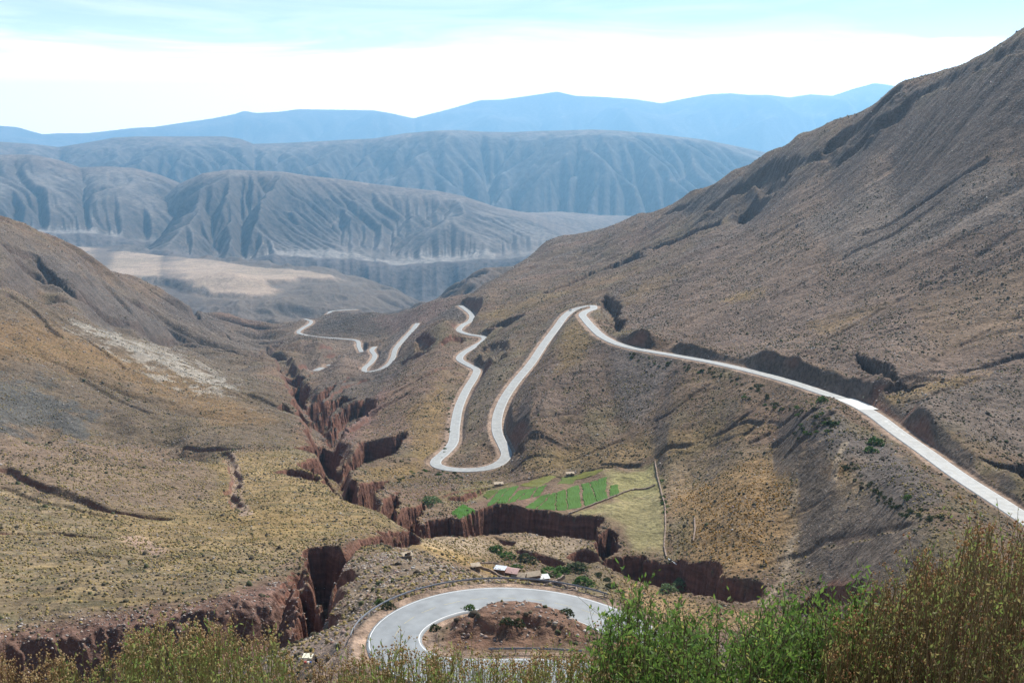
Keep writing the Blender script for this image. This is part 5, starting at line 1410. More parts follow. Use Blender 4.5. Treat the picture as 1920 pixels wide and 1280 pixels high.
for s, w_, h_ in ((-1, 'wrl', 'hal'), (1, 'wrr', 'har')):            # five fingers on each hand
    hx, hy, hz_ = P_[h_]; wx, wy, wz = P_[w_]; d = np.array([hx - wx, hy - wy, hz_ - wz]); d /= np.linalg.norm(d)
    for k in range(4):
        nm = 'f%d%d' % (s, k); P_[nm + 'a'] = (hx + (k - 1.5) * 0.014, hy + d[1] * 0.045, hz_ + d[2] * 0.045); P_[nm + 'b'] = (hx + (k - 1.5) * 0.014, hy + d[1] * (0.075 + 0.005 * (k in (1, 2))) - 0.01, hz_ + d[2] * 0.08)
        R_[nm + 'a'] = 0.008; R_[nm + 'b'] = 0.007; E_ += [(h_, nm + 'a'), (nm + 'a', nm + 'b')]
    P_['t%da' % s] = (hx - s * 0.035, hy - 0.012, hz_ + 0.015); P_['t%db' % s] = (hx - s * 0.045, hy - 0.035, hz_ - 0.005)
    R_['t%da' % s] = 0.009; R_['t%db' % s] = 0.008; E_ += [(h_, 't%da' % s), ('t%da' % s, 't%db' % s)]
pr, body = person((sp[0] + 1.25, sp[1] + 0.15, zs), 0.5, 'person in dark clothes and hat standing at the right of the cream stall', {'p': P_, 'r': R_, 'e': E_}, None, None)
def limb(name, pts, rads, mat, n=12): return MB().tube(pts, rads, n).build(name, mat, pr, smooth=True)
M_blk = simple('black_cloth', (0.02, 0.02, 0.024), 0.9, 0.2, 6); M_blk2 = simple('dark_trouser', (0.03, 0.03, 0.04), 0.9, 0.2, 6)
def torso(name, secs, mat):
    m = MB(); n = 16
    for (z_, rx, ry, cy) in secs:
        for k in range(n): q = 2 * PI * k / n; m.v.append((rx * math.cos(q), cy + ry * math.sin(q), z_))
    for i in range(len(secs) - 1):
        for k in range(n): a = i * n + k; b = i * n + (k + 1) % n; m.f.append((a, b, b + n, a + n))
    return m.build(name, mat, pr, smooth=True)
torso('jacket', [(0.86, 0.185, 0.145, 0), (1.0, 0.175, 0.135, 0), (1.15, 0.18, 0.13, 0), (1.3, 0.205, 0.135, -0.005), (1.4, 0.2, 0.12, 0), (1.455, 0.11, 0.085, 0), (1.48, 0.07, 0.065, 0)], M_blk)
for s, a, b, c in ((-1, 'shl', 'ell', 'wrl'), (1, 'shr', 'elr', 'wrr')): limb('sleeve', [P_[a], P_[b], P_[c]], [0.085, 0.06, 0.045], M_blk)
for s, a, b, c in ((-1, 'hil', 'knl', 'anl'), (1, 'hir', 'knr', 'anr')): limb('trouser_leg', [P_[a], P_[b], P_[c]], [0.115, 0.085, 0.065], M_blk2)
for a in ('tol', 'tor'): x, y, z_ = P_[a]; MB().box(x, y + 0.06, 0.04, 0.1, 0.28, 0.09, 0, 0.8).build('shoe', M_tyre, pr, bevel=0.02)
hat = MB(); n = 20
for (z_, r) in ((1.63, 0.17), (1.64, 0.17), (1.645, 0.1), (1.72, 0.085), (1.75, 0.05)):
    for k in range(n): q = 2 * PI * k / n; hat.v.append((r * math.cos(q), -0.015 + r * math.sin(q), z_))
for i in range(4):
    for k in range(n): a = i * n + k; b = i * n + (k + 1) % n; hat.f.append((a, b, b + n, a + n))
hat.f.append(tuple(range(4 * n, 5 * n)))
hat.build('hat', M_blk, pr, smooth=True)
for sx in (-0.032, 0.032): MB().box(sx, -0.112, 1.575, 0.022, 0.012, 0.012).build('eye', M_dark, pr)
MB().box(0, -0.12, 1.545, 0.022, 0.035, 0.04, 0, 0.5).build('nose', bpy.data.materials['skin'], pr, bevel=0.005)
MB().box(0, -0.108, 1.505, 0.045, 0.012, 0.01).build('mouth', simple('lips', (0.2, 0.08, 0.07), 0.6), pr)
torso('hair', [(1.50, 0.083, 0.075, 0.03), (1.56, 0.088, 0.08, 0.025), (1.62, 0.086, 0.085, 0.01), (1.66, 0.07, 0.07, 0)], M_blk)
# ------------------------------------------------------------------ scrub, dry grass tufts and stones over the hills
def blob_batch(P, size, hgt, cols, nring=5, jit=0.35, seed=1, tip=True):
    """many little domes of irregular outline in one mesh"""
    rg = np.random.default_rng(seed); n = len(P)
    ang = np.linspace(0, 2 * PI, nring, endpoint=False)
    lv = []
    for (rad, z) in ((1.0, -0.15), (0.92, 0.5)):
        a = ang[None] + rg.uniform(0, 2 * PI, n)[:, None] * (1 if rad == 1.0 else 0) + (0.0 if rad == 1.0 else 0.3)
        if rad == 1.0: rot = a
        else: a = rot + 0.35
        rr_ = rad * size[:, None] * (1 + jit * rg.uniform(-1, 1, (n, nring)))
        zz = z * hgt[:, None] * (1 + jit * rg.uniform(-1, 1, (n, nring)))
        lv.append(np.stack([P[:, None, 0] + rr_ * np.cos(a), P[:, None, 1] + rr_ * np.sin(a), P[:, None, 2] + zz], -1))
    top = np.stack([P[:, 0] + size * rg.uniform(-.3, .3, n), P[:, 1] + size * rg.uniform(-.3, .3, n), P[:, 2] + hgt * rg.uniform(0.85, 1.2, n)], -1)[:, None]
    V = np.concatenate(lv + [top], 1); k = V.shape[1]
    Fc = []
    for i in range(nring):
        j = (i + 1) % nring
        Fc += [(i, j, nring + i), (j, nring + j, nring + i), (nring + i, nring + j, 2 * nring)]
    Fc = np.array(Fc)[None] + (np.arange(n) * k)[:, None, None]
    sh = np.concatenate([np.full(2 * nring, 1.0), [1.0]])
    Cc = cols[:, None] * np.ones((1, k, 1)) * (1 + 0.25 * rg.uniform(-1, 1, (n, k, 1)))
    return V.reshape(-1, 3), Fc.reshape(-1, 3), Cc.reshape(-1, 3)
def rock_batch(P, size, cols, seed=2):
    rg = np.random.default_rng(seed); n = len(P)
    base = np.array([(1, 0, 0), (-1, 0, 0), (0, 1, 0), (0, -1, 0), (0.1, 0.1, 0.75), (0, 0, -0.5)])
    V = base[None] * (1 + 0.45 * rg.uniform(-1, 1, (n, 6, 3))) + 0.2 * rg.uniform(-1, 1, (n, 6, 3))
    a = rg.uniform(0, 2 * PI, n); c, s = np.cos(a)[:, None], np.sin(a)[:, None]
    V = np.stack([V[..., 0] * c - V[..., 1] * s, V[..., 0] * s + V[..., 1] * c, V[..., 2]], -1) * size[:, None, None] + P[:, None]
    Fc = np.array([(0, 2, 4), (2, 1, 4), (1, 3, 4), (3, 0, 4), (2, 0, 5), (1, 2, 5), (3, 1, 5), (0, 3, 5)])[None] + (np.arange(n) * 6)[:, None, None]
    Cc = cols[:, None] * np.ones((1, 6, 1))
    return V.reshape(-1, 3), Fc.reshape(-1, 3), Cc.reshape(-1, 3)
def grid_val(A, x, y):
    r = np.log(np.hypot(x, y)); t = np.arctan2(x, y)
    j = np.clip(np.searchsorted(gR, r), 0, nR - 1); i = np.clip(((t - gT[0]) / (gT[-1] - gT[0]) * (nT - 1)).round().astype(int), 0, nT - 1)
    return A[j, i]
slope = np.hypot(gz, gx_)
def sample(n, rlo, rhi, rc, pw, seed):
    """n random spots; even per square metre out to rc, thinning beyond"""
    rg = np.random.default_rng(seed)
    q = np.linspace(rlo, rhi, 4000); d = q * np.minimum(1, (rc / q) ** pw); c = np.cumsum(d); c /= c[-1]
    r = np.interp(rg.random(n), c, q); t = rg.uniform(-0.6, 0.6, n)
    x = r * np.sin(t); y = r * np.cos(t)
    z = z_at(x, y); u, v = proj(x, y, z)
    ok = (u > -250) & (u < 2170) & (v > -60) & (v < 1420)
    ok &= grid_val(DR - WR, x, y) > 0.6
    return x[ok], y[ok], z[ok], u[ok], v[ok], rg
mat_scrub = attr_mat('scrub_leaves', 0.9)
mat_straw = attr_mat('dry_grass', 0.9, 0.25)
mat_rock = attr_mat('loose_stone', 0.85, spec=0.3)
field_poly = [(880, 930), (960, 905), (1135, 878), (1232, 864), (1252, 950), (1252, 1042), (1180, 1030), (1130, 965), (1000, 962), (905, 955)]
bare_poly = [(790, 1006), (1060, 1006), (1130, 1040), (1040, 1052), (930, 1050), (790, 1030)]

x, y, z, u, v, rg = sample(430000, 140, 2300, 420, 0.9, 11)
sl = grid_val(slope, x, y); clump = fbm(x / 14, y / 14, 3) + 0.6 * fbm(x / 50 + 9, y / 50, 3)
dens = np.clip(0.35 + 2.2 * clump, 0.03, 1)
lf = inpoly(u, v, left_fan); dens = np.where(lf, dens * 0.55, dens)
dens = np.where(inpoly(u, v, [(1290, 930), (1440, 880), (1470, 940), (1430, 1040), (1330, 1040), (1290, 980)]), dens * 0.6, dens)
dens = np.where((u < 560) & (v < 830), dens * 0.5, dens)
dens = np.where(inpoly(u, v, right_), np.clip(dens * 1.3, 0, 1), dens)
ok = (rg.random(len(x)) < dens) & (sl < 0.95) & ~inpoly(u, v, field_poly) & ~(inpoly(u, v, bare_poly) & (rg.random(len(x)) < 0.85))
x, y, z, u, v = [q[ok] for q in (x, y, z, u, v)]
n = len(x); r = np.hypot(x, y)
size = (0.16 + 0.30 * rg.random(n) ** 1.6) * (1 + 0.0004 * r) * np.where(rg.random(n) < 0.04, 1.9, 1.0); hg = size * rg.uniform(0.9, 1.5, n)
pal = np.array([(0.080, 0.068, 0.040), (0.105, 0.085, 0.055), (0.070, 0.056, 0.040), (0.13, 0.102, 0.065), (0.072, 0.076, 0.034)])
cols = pal[rg.integers(0, 5, n)]
V, Fc, Cc = blob_batch(np.stack([x, y, z], -1), size, hg, cols, 5, 0.4, 3)
tag(link('scrub', np_mesh('scrub', V, Fc, Cc), [mat_scrub]), kind='stuff')
print('scrub', n)

x, y, z, u, v, rg = sample(210000, 150, 1100, 380, 1.3, 12)
sl = grid_val(slope, x, y); clump = fbm(x / 10 + 30, y / 6, 3) + 0.8 * fbm(x / 60 + 3, y / 60, 3)
dens = np.clip(0.25 + 1.7 * clump, 0.02, 1)
dens = np.where(inpoly(u, v, left_fan), np.clip(dens + 0.3, 0, 1), dens)
org = sstep(30, -40, sdist(u, v, [(1290, 930), (1440, 880), (1470, 940), (1430, 1040), (1330, 1040), (1290, 980)]) + 110 * fbm(x / 18, y / 18, 3)) > rg.random(len(x))
dens = np.where(org, 1.0, dens); dens = np.where(inpoly(u, v, right_), dens * 0.45, dens)
near_terr = inpoly(u, v, [(780, 1010), (1060, 1006), (1060, 1060), (960, 1085), (800, 1030)]) | inpoly(u, v, [(1150, 1080), (1500, 1170), (1300, 1180), (1150, 1110)])
dens = np.where(near_terr, 0.8, dens)
ok = (rg.random(len(x)) < dens) & (sl < 0.9) & ~inpoly(u, v, field_poly)
x, y, z, u, v, org = [q[ok] for q in (x, y, z, u, v, org)]
n = len(x)
size = rg.uniform(0.18, 0.45, n); hg = size * rg.uniform(1.0, 1.6, n)
pal = np.array([(0.36, 0.26, 0.10), (0.30, 0.23, 0.10), (0.40, 0.31, 0.15), (0.25, 0.21, 0.09)])
cols = pal[rg.integers(0, 4, n)]; cols = np.where(org[:, None], cols * np.array([1.15, 0.85, 0.5]), cols)
V, Fc, Cc = blob_batch(np.stack([x, y, z], -1), size, hg, cols, 4, 0.5, 5)
tag(link('dry_grass', np_mesh('dry_grass', V, Fc, Cc), [mat_straw]), kind='stuff')
print('straw', n)

x, y, z, u, v, rg = sample(520000, 140, 2300, 420, 0.85, 13)
sl = grid_val(slope, x, y); clump = fbm(x / 25 + 60, y / 25, 4) + 0.3 * fbm(x / 5, y / 5, 2)
dens = np.clip(0.35 + 1.6 * clump, 0.04, 1)
dens = np.where(inpoly(u, v, left_fan), dens * 0.5, dens)
rough = inpoly(u, v, [(640, 1060), (760, 1020), (860, 1060), (940, 1090), (760, 1110), (690, 1180), (560, 1240), (-200, 1400), (-200, 1180), (400, 1120), (560, 1080)]) | inpoly(u, v, [(850, 1196), (880, 1140), (1000, 1125), (1120, 1190)])
dens = np.where(rough, 1.0, dens)
dens = np.where(inpoly(u, v, right_), np.clip(dens * 1.8 + 0.1, 0, 1), dens)
scree = inpoly(u, v, [(130, 600), (210, 620), (330, 668), (440, 728), (400, 730), (300, 700), (220, 655), (140, 615)])
dens = np.where(scree, 0.9 * sstep(-0.05, 0.15, fbm(x / 20, y / 20, 3)), dens)
ok = (rg.random(len(x)) < dens) & ~inpoly(u, v, field_poly) & ~(inpoly(u, v, bare_poly)) & (sl < 1.6)
x, y, z, u, v, scree = [q[ok] for q in (x, y, z, u, v, scree)]
n = len(x); r = np.hypot(x, y)
size = 0.10 + 0.24 * rg.random(n) ** 2.2 + 0.0003 * r; size *= np.where(rg.random(n) < 0.02, 2.0, 1.0)
pal = np.array([(0.30, 0.25, 0.21), (0.22, 0.18, 0.16), (0.38, 0.33, 0.29), (0.26, 0.17, 0.14), (0.42, 0.38, 0.34)])
cols = pal[rg.integers(0, 5, n)] * rg.uniform(0.7, 1.15, n)[:, None]
cols = np.where(scree[:, None], np.array([0.42, 0.40, 0.36]), cols)
V, Fc, Cc = rock_batch(np.stack([x, y, z + size * 0.15], -1), size, cols)
tag(link('stones', np_mesh('stones', V, Fc, Cc), [mat_rock]), kind='stuff')
print('stones', n)
x, y, z, u, v, rg = sample(90000, 128, 330, 400, 1.0, 17)
rough = inpoly(u, v, [(640, 1060), (760, 1020), (860, 1060), (940, 1090), (760, 1110), (690, 1180), (560, 1240), (-200, 1400), (-200, 1180), (400, 1120), (560, 1080)]) | inpoly(u, v, [(840, 1200), (880, 1140), (1000, 1122), (1130, 1190), (1100, 1210)])
ok = rough & (rg.random(len(x)) < np.clip(0.35 + 1.8 * fbm(x / 7, y / 7, 3), 0.05, 1))
x, y, z = x[ok], y[ok], z[ok]; n = len(x)
size = 0.09 + 0.42 * rg.random(n) ** 3
pal = np.array([(0.36, 0.29, 0.24), (0.26, 0.19, 0.16), (0.44, 0.38, 0.32), (0.28, 0.17, 0.13)])
V, Fc, Cc = rock_batch(np.stack([x, y, z + size * 0.2], -1), size, pal[rg.integers(0, 4, n)] * rg.uniform(0.75, 1.15, n)[:, None], 8)
tag(link('rubble', np_mesh('rubble', V, Fc, Cc), [mat_rock]), kind='stuff')
print('rubble', n)
# near pieces for the mound and the spur below the hairpin
# ------------------------------------------------------------------ countable shrubs on the slopes
def bush_mesh(name, rad, h_, col, nleaf=260, seed=0, leaf=0.22):
    rg = np.random.default_rng(seed)
    # dome core
    th = rg.uniform(0, 2 * PI, nleaf); ph = np.arccos(rg.uniform(0, 1, nleaf)); rr_ = rg.uniform(0.6, 1.0, nleaf) ** 0.5
    lob = 1 + 0.28 * np.sin(3 * th + seed) * np.sin(ph) + 0.15 * np.sin(7 * th)
    c = np.stack([rad * rr_ * lob * np.sin(ph) * np.cos(th), rad * rr_ * lob * np.sin(ph) * np.sin(th), h_ * rr_ * np.cos(ph)], -1)
    d1 = rg.normal(size=(nleaf, 3)); d1 /= np.linalg.norm(d1, axis=1)[:, None]; d2 = np.cross(d1, rg.normal(size=(nleaf, 3))); d2 /= np.linalg.norm(d2, axis=1)[:, None]
    s = leaf * rad * rg.uniform(0.6, 1.3, nleaf)[:, None]
    V = np.stack([c - d1 * s, c + d2 * s * 0.6, c + d1 * s, c - d2 * s * 0.6], 1).reshape(-1, 3)
    Fc = np.arange(nleaf * 4).reshape(-1, 4)
    cc = np.repeat(np.array(col)[None] * rg.uniform(0.6, 1.5, nleaf)[:, None], 4, 0)
    return np_mesh(name, V, Fc, cc)
M_bush = attr_mat('bush_leaves', 0.85, 0.3)
dk = [bush_mesh('shrub', 1.0, 1.1, (0.05, 0.062, 0.025), 170, s) for s in range(4)]
gr = [bush_mesh('shrub', 1.0, 1.1, (0.075, 0.13, 0.03), 200, 10 + s) for s in range(4)]
pl = [bush_mesh('shrub', 1.0, 1.0, (0.15, 0.20, 0.09), 520, 20 + s, 0.13) for s in range(2)]
for m_ in dk + gr + pl: m_.materials.append(M_bush)
def shrub(mesh, u, v, s, label, group=None, sz=1.0, cat='shrub', rmin=0):
    p = spot(u, v, rmin); o = bpy.data.objects.new('shrub', mesh); COL.objects.link(o)
    o.location = (p[0], p[1], p[2] - 0.15); o.scale = (s, s, s * sz); o.rotation_euler = (0, 0, random.uniform(0, 6.28))
    return tag(o, label, cat, group)
shrub(pl[0], 1252, 1108, 3.6, 'pale green feathery bush in the gorge, left of the pair', sz=0.8)
shrub(pl[1], 1277, 1104, 4.4, 'pale green feathery bush in the gorge, taller right one of the pair', sz=1.0)
shrub(pl[0], 806, 948, 5.6, 'large round green tree-like bush on the ridge left of the fields', sz=0.85)
shrub(gr[0], 1094, 1095, 4.2, 'bright green bush in the yard right of the farm sheds', sz=0.6)
shrub(gr[1], 1030, 1076, 4.4, 'wide green hedge bush above the white roofed shed', sz=0.55)
shrub(gr[2], 1052, 1072, 3.0, 'small green bush right of the wide hedge bush', sz=0.7)
shrub(dk[0], 1082, 1068, 4.6, 'dark spreading bush under the gorge lip beyond the farm', sz=0.55)
shrub(gr[3], 968, 1066, 2.6, 'grey green bush behind the pink roofed house', sz=0.6)
shrub(gr[1], 950, 1045, 3.4, 'green bush in the ditch above the farm, left end', sz=0.6)
shrub(dk[1], 985, 1050, 4.0, 'dark bush in the ditch above the farm, middle', sz=0.6)
shrub(gr[2], 930, 1034, 3.0, 'olive bush at the head of the ditch above the farm', sz=0.8)
shrub(dk[2], 728, 1138, 1.2, 'small dark bush left of the hairpin guard rail', sz=0.8)
shrub(gr[0], 712, 1130, 1.0, 'small green bush left of the hairpin guard rail', sz=0.8)
shrub(dk[3], 816, 1180, 1.1, 'dark cushion bush on the inner edge of the hairpin', sz=0.8)
shrub(gr[1], 880, 1143, 1.1, 'grey green bush on the left tip of the rocky mound', sz=0.9)
shrub(dk[0], 950, 1168, 1.1, 'dark bush on the face of the rocky mound, left one', sz=0.7)
shrub(dk[1], 972, 1168, 1.1, 'dark bush on the face of the rocky mound, right one', sz=0.7)
shrub(dk[2], 1062, 1150, 1.2, 'dark bush on the right shoulder of the rocky mound', sz=0.7)
shrub(gr[2], 1640, 832, 3.4, 'biggest of the green bushes below the road at the painted marks', sz=0.8)
shrub(gr[3], 1632, 846, 2.6, 'green bush just under the biggest one below the painted marks', sz=0.8)
shrub(gr[0], 1541, 753, 3.0, 'green bush on the outer verge just before the bright slab', sz=0.8)
shrub(gr[1], 1703, 934, 1.8, 'green and yellow bush alone on the grey fill below the road', sz=0.7)
shrub(dk[3], 536, 1227, 1.0, 'round straw coloured cushion beside the seller', sz=0.7)
rs = random.Random(3)
def belt(path, n, smin, smax, meshes, label, group, jit=6):
    for _ in range(n):
        k = rs.random() * (len(path) - 1); i = int(k); f = k - i
        u = path[i][0] * (1 - f) + path[i + 1][0] * f + rs.uniform(-jit, jit); v = path[i][1] * (1 - f) + path[i + 1][1] * f + rs.uniform(-jit, jit)
        o = shrub(rs.choice(meshes), u, v, rs.uniform(smin, smax), label, group, rs.uniform(0.6, 0.9))
belt([(1180, 668), (1280, 690), (1360, 706), (1430, 730)], 46, 0.8, 1.7, dk + gr[:1], 'dark bush among those on the slope just below the upper road', 'bushes below the upper road', 9)
belt([(1400, 745), (1470, 760), (1540, 775), (1560, 800), (1480, 815)], 44, 0.8, 1.8, dk + gr[:2], 'dark bush among those in the ribbed fill slope left of the bright slab', 'bushes on the ribbed fill slope', 14)
belt([(1590, 870), (1640, 930), (1700, 960), (1780, 975)], 44, 0.6, 1.4, dk, 'dark bush among those along the foot of the grey fill below the road', 'bushes at the foot of the grey fill', 10)
belt([(745, 905), (770, 890), (800, 882), (840, 888), (860, 892)], 26, 0.8, 1.6, gr + dk, 'bush among those on the outer bank of the middle hairpin', 'bushes round the middle hairpin', 6)
belt([(830, 860), (838, 820), (842, 780), (850, 740)], 22, 0.7, 1.5, gr + dk, 'bush among those along the left verge below the middle hairpin road', 'bushes along the left leg of road', 5)
belt([(880, 800), (905, 740), (940, 700)], 20, 0.7, 1.5, dk, 'dark bush among those between the two legs of the middle hairpin', 'bushes between the two legs of road', 12)
belt([(1240, 925), (1250, 960), (1240, 880)], 12, 0.8, 1.6, dk + gr, 'bush among those along the long field wall', 'bushes along the field wall', 4)
belt([(1110, 1075), (1140, 1095), (1170, 1110)], 10, 1.0, 1.8, dk, 'dark bush among those on the tufted slope right of the farm', 'bushes right of the farm', 10)

# ------------------------------------------------------------------ the bank under the camera
nr_ = 90; rN = np.concatenate([np.linspace(0.0, 12, 40), np.exp(np.linspace(math.log(12.5), math.log(121), nr_ - 40))]); tN = np.linspace(-PI * 0.5, PI * 0.5, 120)
TN, RN = np.meshgrid(tN, rN)
def near_z(x, y):
    r = np.hypot(x, y); t = np.arctan2(x, y)
    z1 = -1.65 - 0.40 * np.minimum(r, 7) - 0.665 * np.maximum(r - 7, 0) + 0.55 * sstep(0.5, 3.5, x) * sstep(9, 3, r) + 0.12 * fbm(x / 1.5, y / 1.5, 3) * (r > 0.5)
    zb = base_e(np.clip(t, -0.63, 0.63), np.log(np.maximum(r, 119))) * np.maximum(r, 119) - 1.5
    k = sstep(85, 119, r)
    return z1 * (1 - k) + zb * k
XN = RN * np.sin(TN); YN = RN * np.cos(TN); ZN = near_z(XN, YN)
cn_ = np.array([0.24, 0.17, 0.12]) * (1 + 0.4 * fbm(XN / 2, YN / 2, 4))[..., None]
me = np_mesh('near_bank', np.stack([XN, YN, ZN], -1).reshape(-1, 3), grid_faces(nr_, 120), cn_.reshape(-1, 3), {'Wall': np.zeros(XN.size)})
tag(link('ground', me, [ground_mat('near_earth', fine=6.0, mid=0.9, bump=0.5, red=False)]), kind='structure')

# ------------------------------------------------------------------ foreground shrubs
M_fol = attr_mat('fresh_foliage', 0.6, 0.5, 0.3)
def envelope(tbl, u): return float(np.interp(u, [a for a, _ in tbl], [b for _, b in tbl]))
def plant(name, label, cat, u0, u1, r0, r1, nstem, top, style, seed):
    """one shrub: fan of thin stems with leaves and, in some, dry flower heads"""
    rg = np.random.default_rng(seed)
    SV, SF, LV, LC = [], [], [], []
    uc = (u0 + u1) / 2; rc = (r0 + r1) / 2
    t0 = float(ray(uc, 1200)[0]); cx, cy = rc * math.sin(t0), rc * math.cos(t0); cz = float(near_z(np.array(cx), np.array(cy)))
    stems = []; nseg = 6
    for i in range(nstem):
        u = rg.uniform(u0, u1); r = rg.uniform(r0, r1); t = float(ray(u, 1250)[0])
        ed = 1 - 0.55 * abs((u - uc) / (u1 - u0) * 2) ** 4 if style != 'sparse' else 1
        vt = envelope(top, u) + 34 * float(fbm(np.array([u / 22.0]), np.array([seed * 3.0]), 2)[0]) * 2 + rg.gamma(1.3, style_j[style]) * 1.25 - 8
        e = float(ray(u, vt)[1]); zt = e * r
        xt, yt = r * math.sin(t), r * math.cos(t)
        # root gathered toward clump centres
        cxx = round(u / cl_w[style]) * cl_w[style]; tr = float(ray(cxx * 0.6 + u * 0.4, 1250)[0]); rr2 = r * 1.0 + rg.uniform(-.15, .15)
        xr, yr = rr2 * math.sin(tr), rr2 * math.cos(tr); zr = float(near_z(np.array(xr), np.array(yr)))
        if zt < zr + 0.15: continue
        h = zt - zr; q = np.linspace(0, 1, nseg + 1); wob = rg.uniform(-1, 1, 2) * 0.05 * h; wob2 = rg.uniform(-1, 1, 2) * 0.02 * h
        px = xr + (xt - xr) * q ** 1.3 + wob[0] * np.sin(q * PI) + wob2[0] * np.sin(q * 3 * PI); py = yr + (yt - yr) * q ** 1.3 + wob[1] * np.sin(q * PI) + wob2[1] * np.sin(q * 3 * PI); pz = zr + h * q
        stems.append((np.stack([px, py, pz], -1), h))
    NV, NF, NC = [], [], []; vb = 0
    tri = np.array([(1, 0), (-0.5, 0.87), (-0.5, -0.87)])
    rad0 = {'seed': 0.0024, 'leafy': 0.0027, 'broom': 0.0026, 'sparse': 0.0024}[style]
    twigs = []
    for P, h in stems:
        twigs.append((P, rad0, rg.uniform(0, 1)))
        nb = {'seed': 2, 'leafy': 10, 'broom': 5, 'sparse': 3}[style]
        for _ in range(nb):
            f = rg.uniform(0.45, 0.98); k = f * (len(P) - 1); i = int(k); p0 = P[i] + (P[min(i + 1, len(P) - 1)] - P[i]) * (k - i)
            ln = rg.uniform(0.06, 0.2) * (1.3 if style in ('leafy',) else 1.0); d = np.array([rg.normal() * 0.5, rg.normal() * 0.5, rg.uniform(0.25, 1.1) if style == 'leafy' else rg.uniform(0.7, 1.4)]); d /= np.linalg.norm(d)
            twigs.append((np.array([p0, p0 + d * ln * 0.5 + rg.normal(size=3) * 0.006, p0 + d * ln]), rad0 * 0.6, rg.uniform(0, 1)))
    bark = {'seed': [(0.36, 0.29, 0.14), (0.20, 0.22, 0.07)], 'leafy': [(0.12, 0.085, 0.055), (0.13, 0.11, 0.05)], 'broom': [(0.24, 0.15, 0.085), (0.18, 0.16, 0.065)], 'sparse': [(0.25, 0.17, 0.08), (0.2, 0.13, 0.06)]}[style]
    for P, r_, k in twigs:
        m = len(P); rad = r_ * np.linspace(1.2, 0.55, m)
        V = P[:, None] + np.concatenate([tri, np.zeros((3, 1))], 1)[None] * rad[:, None, None]
        NV.append(V.reshape(-1, 3))
        for i in range(m - 1):
            for j in range(3): a = vb + i * 3 + j; b = vb + i * 3 + (j + 1) % 3; NF.append((a, b, b + 3, a + 3))
        c = np.array(bark[0]) * (1 - k) + np.array(bark[1]) * k
        NC.append(np.tile(c, (m * 3, 1))); vb += m * 3
    # leaves
    nl = {'seed': 11, 'leafy': 16, 'broom': 12, 'sparse': 3}[style]; LP = []; LD = []; LS = []; LK = []
    for P, r_, k in twigs:
        long_ = len(P) > 3
        cnt = nl if long_ else max(3, nl // 2)
        f = rg.uniform(0.35 if long_ else 0.0, 1.0, cnt) if style != 'seed' else rg.uniform(0.3 if long_ else 0, 0.93, cnt)
        kk = f * (len(P) - 1); i = np.minimum(kk.astype(int), len(P) - 2); p = P[i] + (P[i + 1] - P[i]) * (kk - i)[:, None]
        d = rg.normal(size=(cnt, 3)) * 0.6 + np.array([0, 0, {'seed': 1.0, 'leafy': 0.7, 'broom': 1.1, 'sparse': 1}[style]]); d /= np.linalg.norm(d, axis=1)[:, None]
        LP.append(p); LD.append(d); LS.append(rg.uniform(0.6, 1.3, cnt) * {'seed': 0.013, 'leafy': 0.017, 'broom': 0.010, 'sparse': 0.012}[style]); LK.append(rg.random(cnt))
    LP = np.concatenate(LP); LD = np.concatenate(LD); LS = np.concatenate(LS)[:, None]; LK = np.concatenate(LK)[:, None]
    sd_ = np.cross(LD, rg.normal(size=LD.shape)); sd_ /= np.linalg.norm(sd_, axis=1)[:, None]
    wd = {'seed': 0.28, 'leafy': 0.30, 'broom': 0.3, 'sparse': 0.3}[style]
    Q = np.stack([LP, LP + LD * LS * 0.55 * 1.8 + sd_ * LS * wd, LP + LD * LS * 1.9, LP + LD * LS * 0.9 - sd_ * LS * wd], 1)
    lc = {'seed': ((0.16, 0.26, 0.05), (0.34, 0.33, 0.12)), 'leafy': ((0.075, 0.155, 0.028), (0.19, 0.28, 0.06)), 'broom': ((0.16, 0.24, 0.055), (0.30, 0.24, 0.10)), 'sparse': ((0.25, 0.2, 0.08), (0.3, 0.22, 0.1))}[style]
    cL = np.array(lc[0]) * (1 - LK) + np.array(lc[1]) * LK
    if style == 'leafy':
        yl = (LK < 0.03); cL = np.where(yl, np.array([0.5, 0.45, 0.12]), cL)
    # dry flower heads
    HV = []
    if style != 'leafy':
        for P, r_, k in twigs:
            if rg.random() < {'seed': 0.62, 'broom': 0.3, 'sparse': 0.9}[style]:
                for _ in range(6 if len(P) > 3 else 4):
                    HV.append(P[-1] + rg.normal(size=3) * 0.010)
    co = LP * 0
    leaves = [Q.reshape(-1, 3)]; lcol = [np.repeat(cL, 4, 0)]
    loc = np.array([cx, cy, cz])
    root = thing(name, tuple(loc), 0, label, cat)
    me = np_mesh('stems', np.concatenate(NV) - loc, np.array(NF), np.concatenate(NC)); tag(link('stems', me, [M_fol], root), kind='stuff')
    Lf = np.concatenate(leaves) - loc
    me = np_mesh('leaves', Lf, np.arange(len(Lf)).reshape(-1, 4), np.concatenate(lcol)); tag(link('leaves', me, [M_fol], root), kind='stuff')
    if HV:
        H_ = np.array(HV); n = len(H_); s = rg.uniform(0.0026, 0.0058, n)
        oc = np.array([(1, 0, 0), (-1, 0, 0), (0, 1, 0), (0, -1, 0), (0, 0, 1.3), (0, 0, -1)])
        V = H_[:, None] + oc[None] * s[:, None, None] * (1 + 0.3 * rg.uniform(-1, 1, (n, 6, 1)))
        Fc = np.array([(0, 2, 4), (2, 1, 4), (1, 3, 4), (3, 0, 4), (2, 0, 5), (1, 2, 5), (3, 1, 5), (0, 3, 5)])[None] + (np.arange(n) * 6)[:, None, None]
        pal = np.array([(0.55, 0.40, 0.20), (0.45, 0.31, 0.15), (0.64, 0.50, 0.28), (0.38, 0.23, 0.12)])
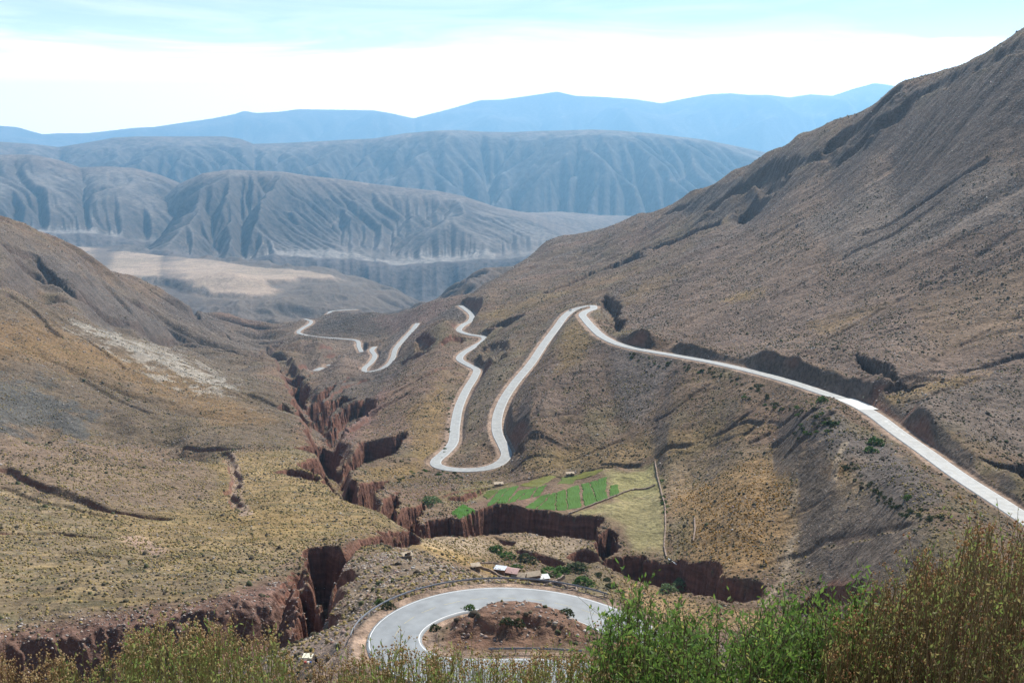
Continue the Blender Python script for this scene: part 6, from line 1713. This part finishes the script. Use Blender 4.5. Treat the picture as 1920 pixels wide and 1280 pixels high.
        cc = pal[rg.integers(0, 4, n)] * (np.array([0.85, 0.72, 0.65]) if style == 'broom' else 1.0)
        me = np_mesh('flower_heads', V.reshape(-1, 3) - loc, Fc.reshape(-1, 3), np.repeat(cc, 6, 0)); tag(link('flower_heads', me, [M_fol], root), kind='stuff')
    return root
style_j = {'seed': 15, 'leafy': 36, 'broom': 38, 'sparse': 22}
cl_w = {'seed': 90, 'leafy': 100, 'broom': 110, 'sparse': 60}
TL = [(-200, 1240), (0, 1248), (100, 1252), (170, 1240), (225, 1222), (250, 1198), (300, 1180), (400, 1184), (480, 1194), (530, 1225), (560, 1268), (640, 1266), (700, 1232), (760, 1224), (840, 1234), (950, 1236), (1080, 1234), (1120, 1220), (1200, 1200), (1300, 1205), (2200, 1200)]
TG = [(1080, 1215), (1110, 1190), (1150, 1146), (1200, 1134), (1250, 1148), (1330, 1180), (1380, 1192), (1420, 1170), (1460, 1142), (1500, 1140), (1540, 1158), (1570, 1115), (1590, 1100), (1610, 1110), (1650, 1130), (2200, 1100)]
TR = [(1480, 1200), (1540, 1168), (1600, 1130), (1660, 1080), (1720, 1060), (1780, 1040), (1805, 975), (1830, 985), (1870, 1010), (1920, 985), (2200, 960)]
plant('dry_herb', 'sparse tan dry stems at the far left bottom corner', 'plant', -120, 130, 4.2, 6.0, 150, TL, 'sparse', 1)
plant('flowering_shrub', 'sparse reddish brown seed stems left of the first green clump', 'shrub', 90, 250, 4.4, 6.0, 110, TL, 'seed', 2)
plant('flowering_shrub', 'green clump with tan seed heads in front of the left bank', 'shrub', 230, 400, 3.8, 5.4, 165, TL, 'seed', 3)
plant('flowering_shrub', 'green clump with tan seed heads touching the market stall on its left', 'shrub', 380, 550, 3.8, 5.4, 160, TL, 'seed', 4)
plant('dry_herb', 'thin dry stems in the gap in front of the market stall', 'plant', 540, 660, 3.8, 5.4, 70, TL, 'sparse', 5)
plant('flowering_shrub', 'dense green and tan clump below the left end of the hairpin road', 'shrub', 630, 830, 3.6, 5.4, 230, TL, 'seed', 6)
plant('flowering_shrub', 'dense green and tan clump below the rocky mound', 'shrub', 800, 1010, 3.6, 5.4, 230, TL, 'seed', 7)
plant('flowering_shrub', 'dense tan headed clump left of the leafy green bush', 'shrub', 980, 1190, 3.6, 5.4, 230, TL, 'seed', 8)
plant('leafy_shrub', 'bright green leafy bush with dark twigs right of the hairpin road', 'shrub', 1120, 1300, 3.6, 5.0, 130, TG, 'leafy', 9)
plant('leafy_shrub', 'bright green leafy bush, lowest in outline, middle of the three', 'shrub', 1270, 1440, 3.4, 4.8, 105, TG, 'leafy', 10)
plant('leafy_shrub', 'dark green leafy bush against the brown shrub on the right', 'shrub', 1410, 1620, 3.8, 5.0, 140, TG, 'leafy', 11)
plant('broom_shrub', 'brown and olive broom shrub leaning left beside the leafy bushes', 'shrub', 1540, 1760, 3.4, 5.0, 380, TR, 'broom', 12)
plant('broom_shrub', 'tall reddish brown broom shrub in the right bottom corner', 'shrub', 1730, 2060, 3.2, 5.0, 480, TR, 'broom', 13)
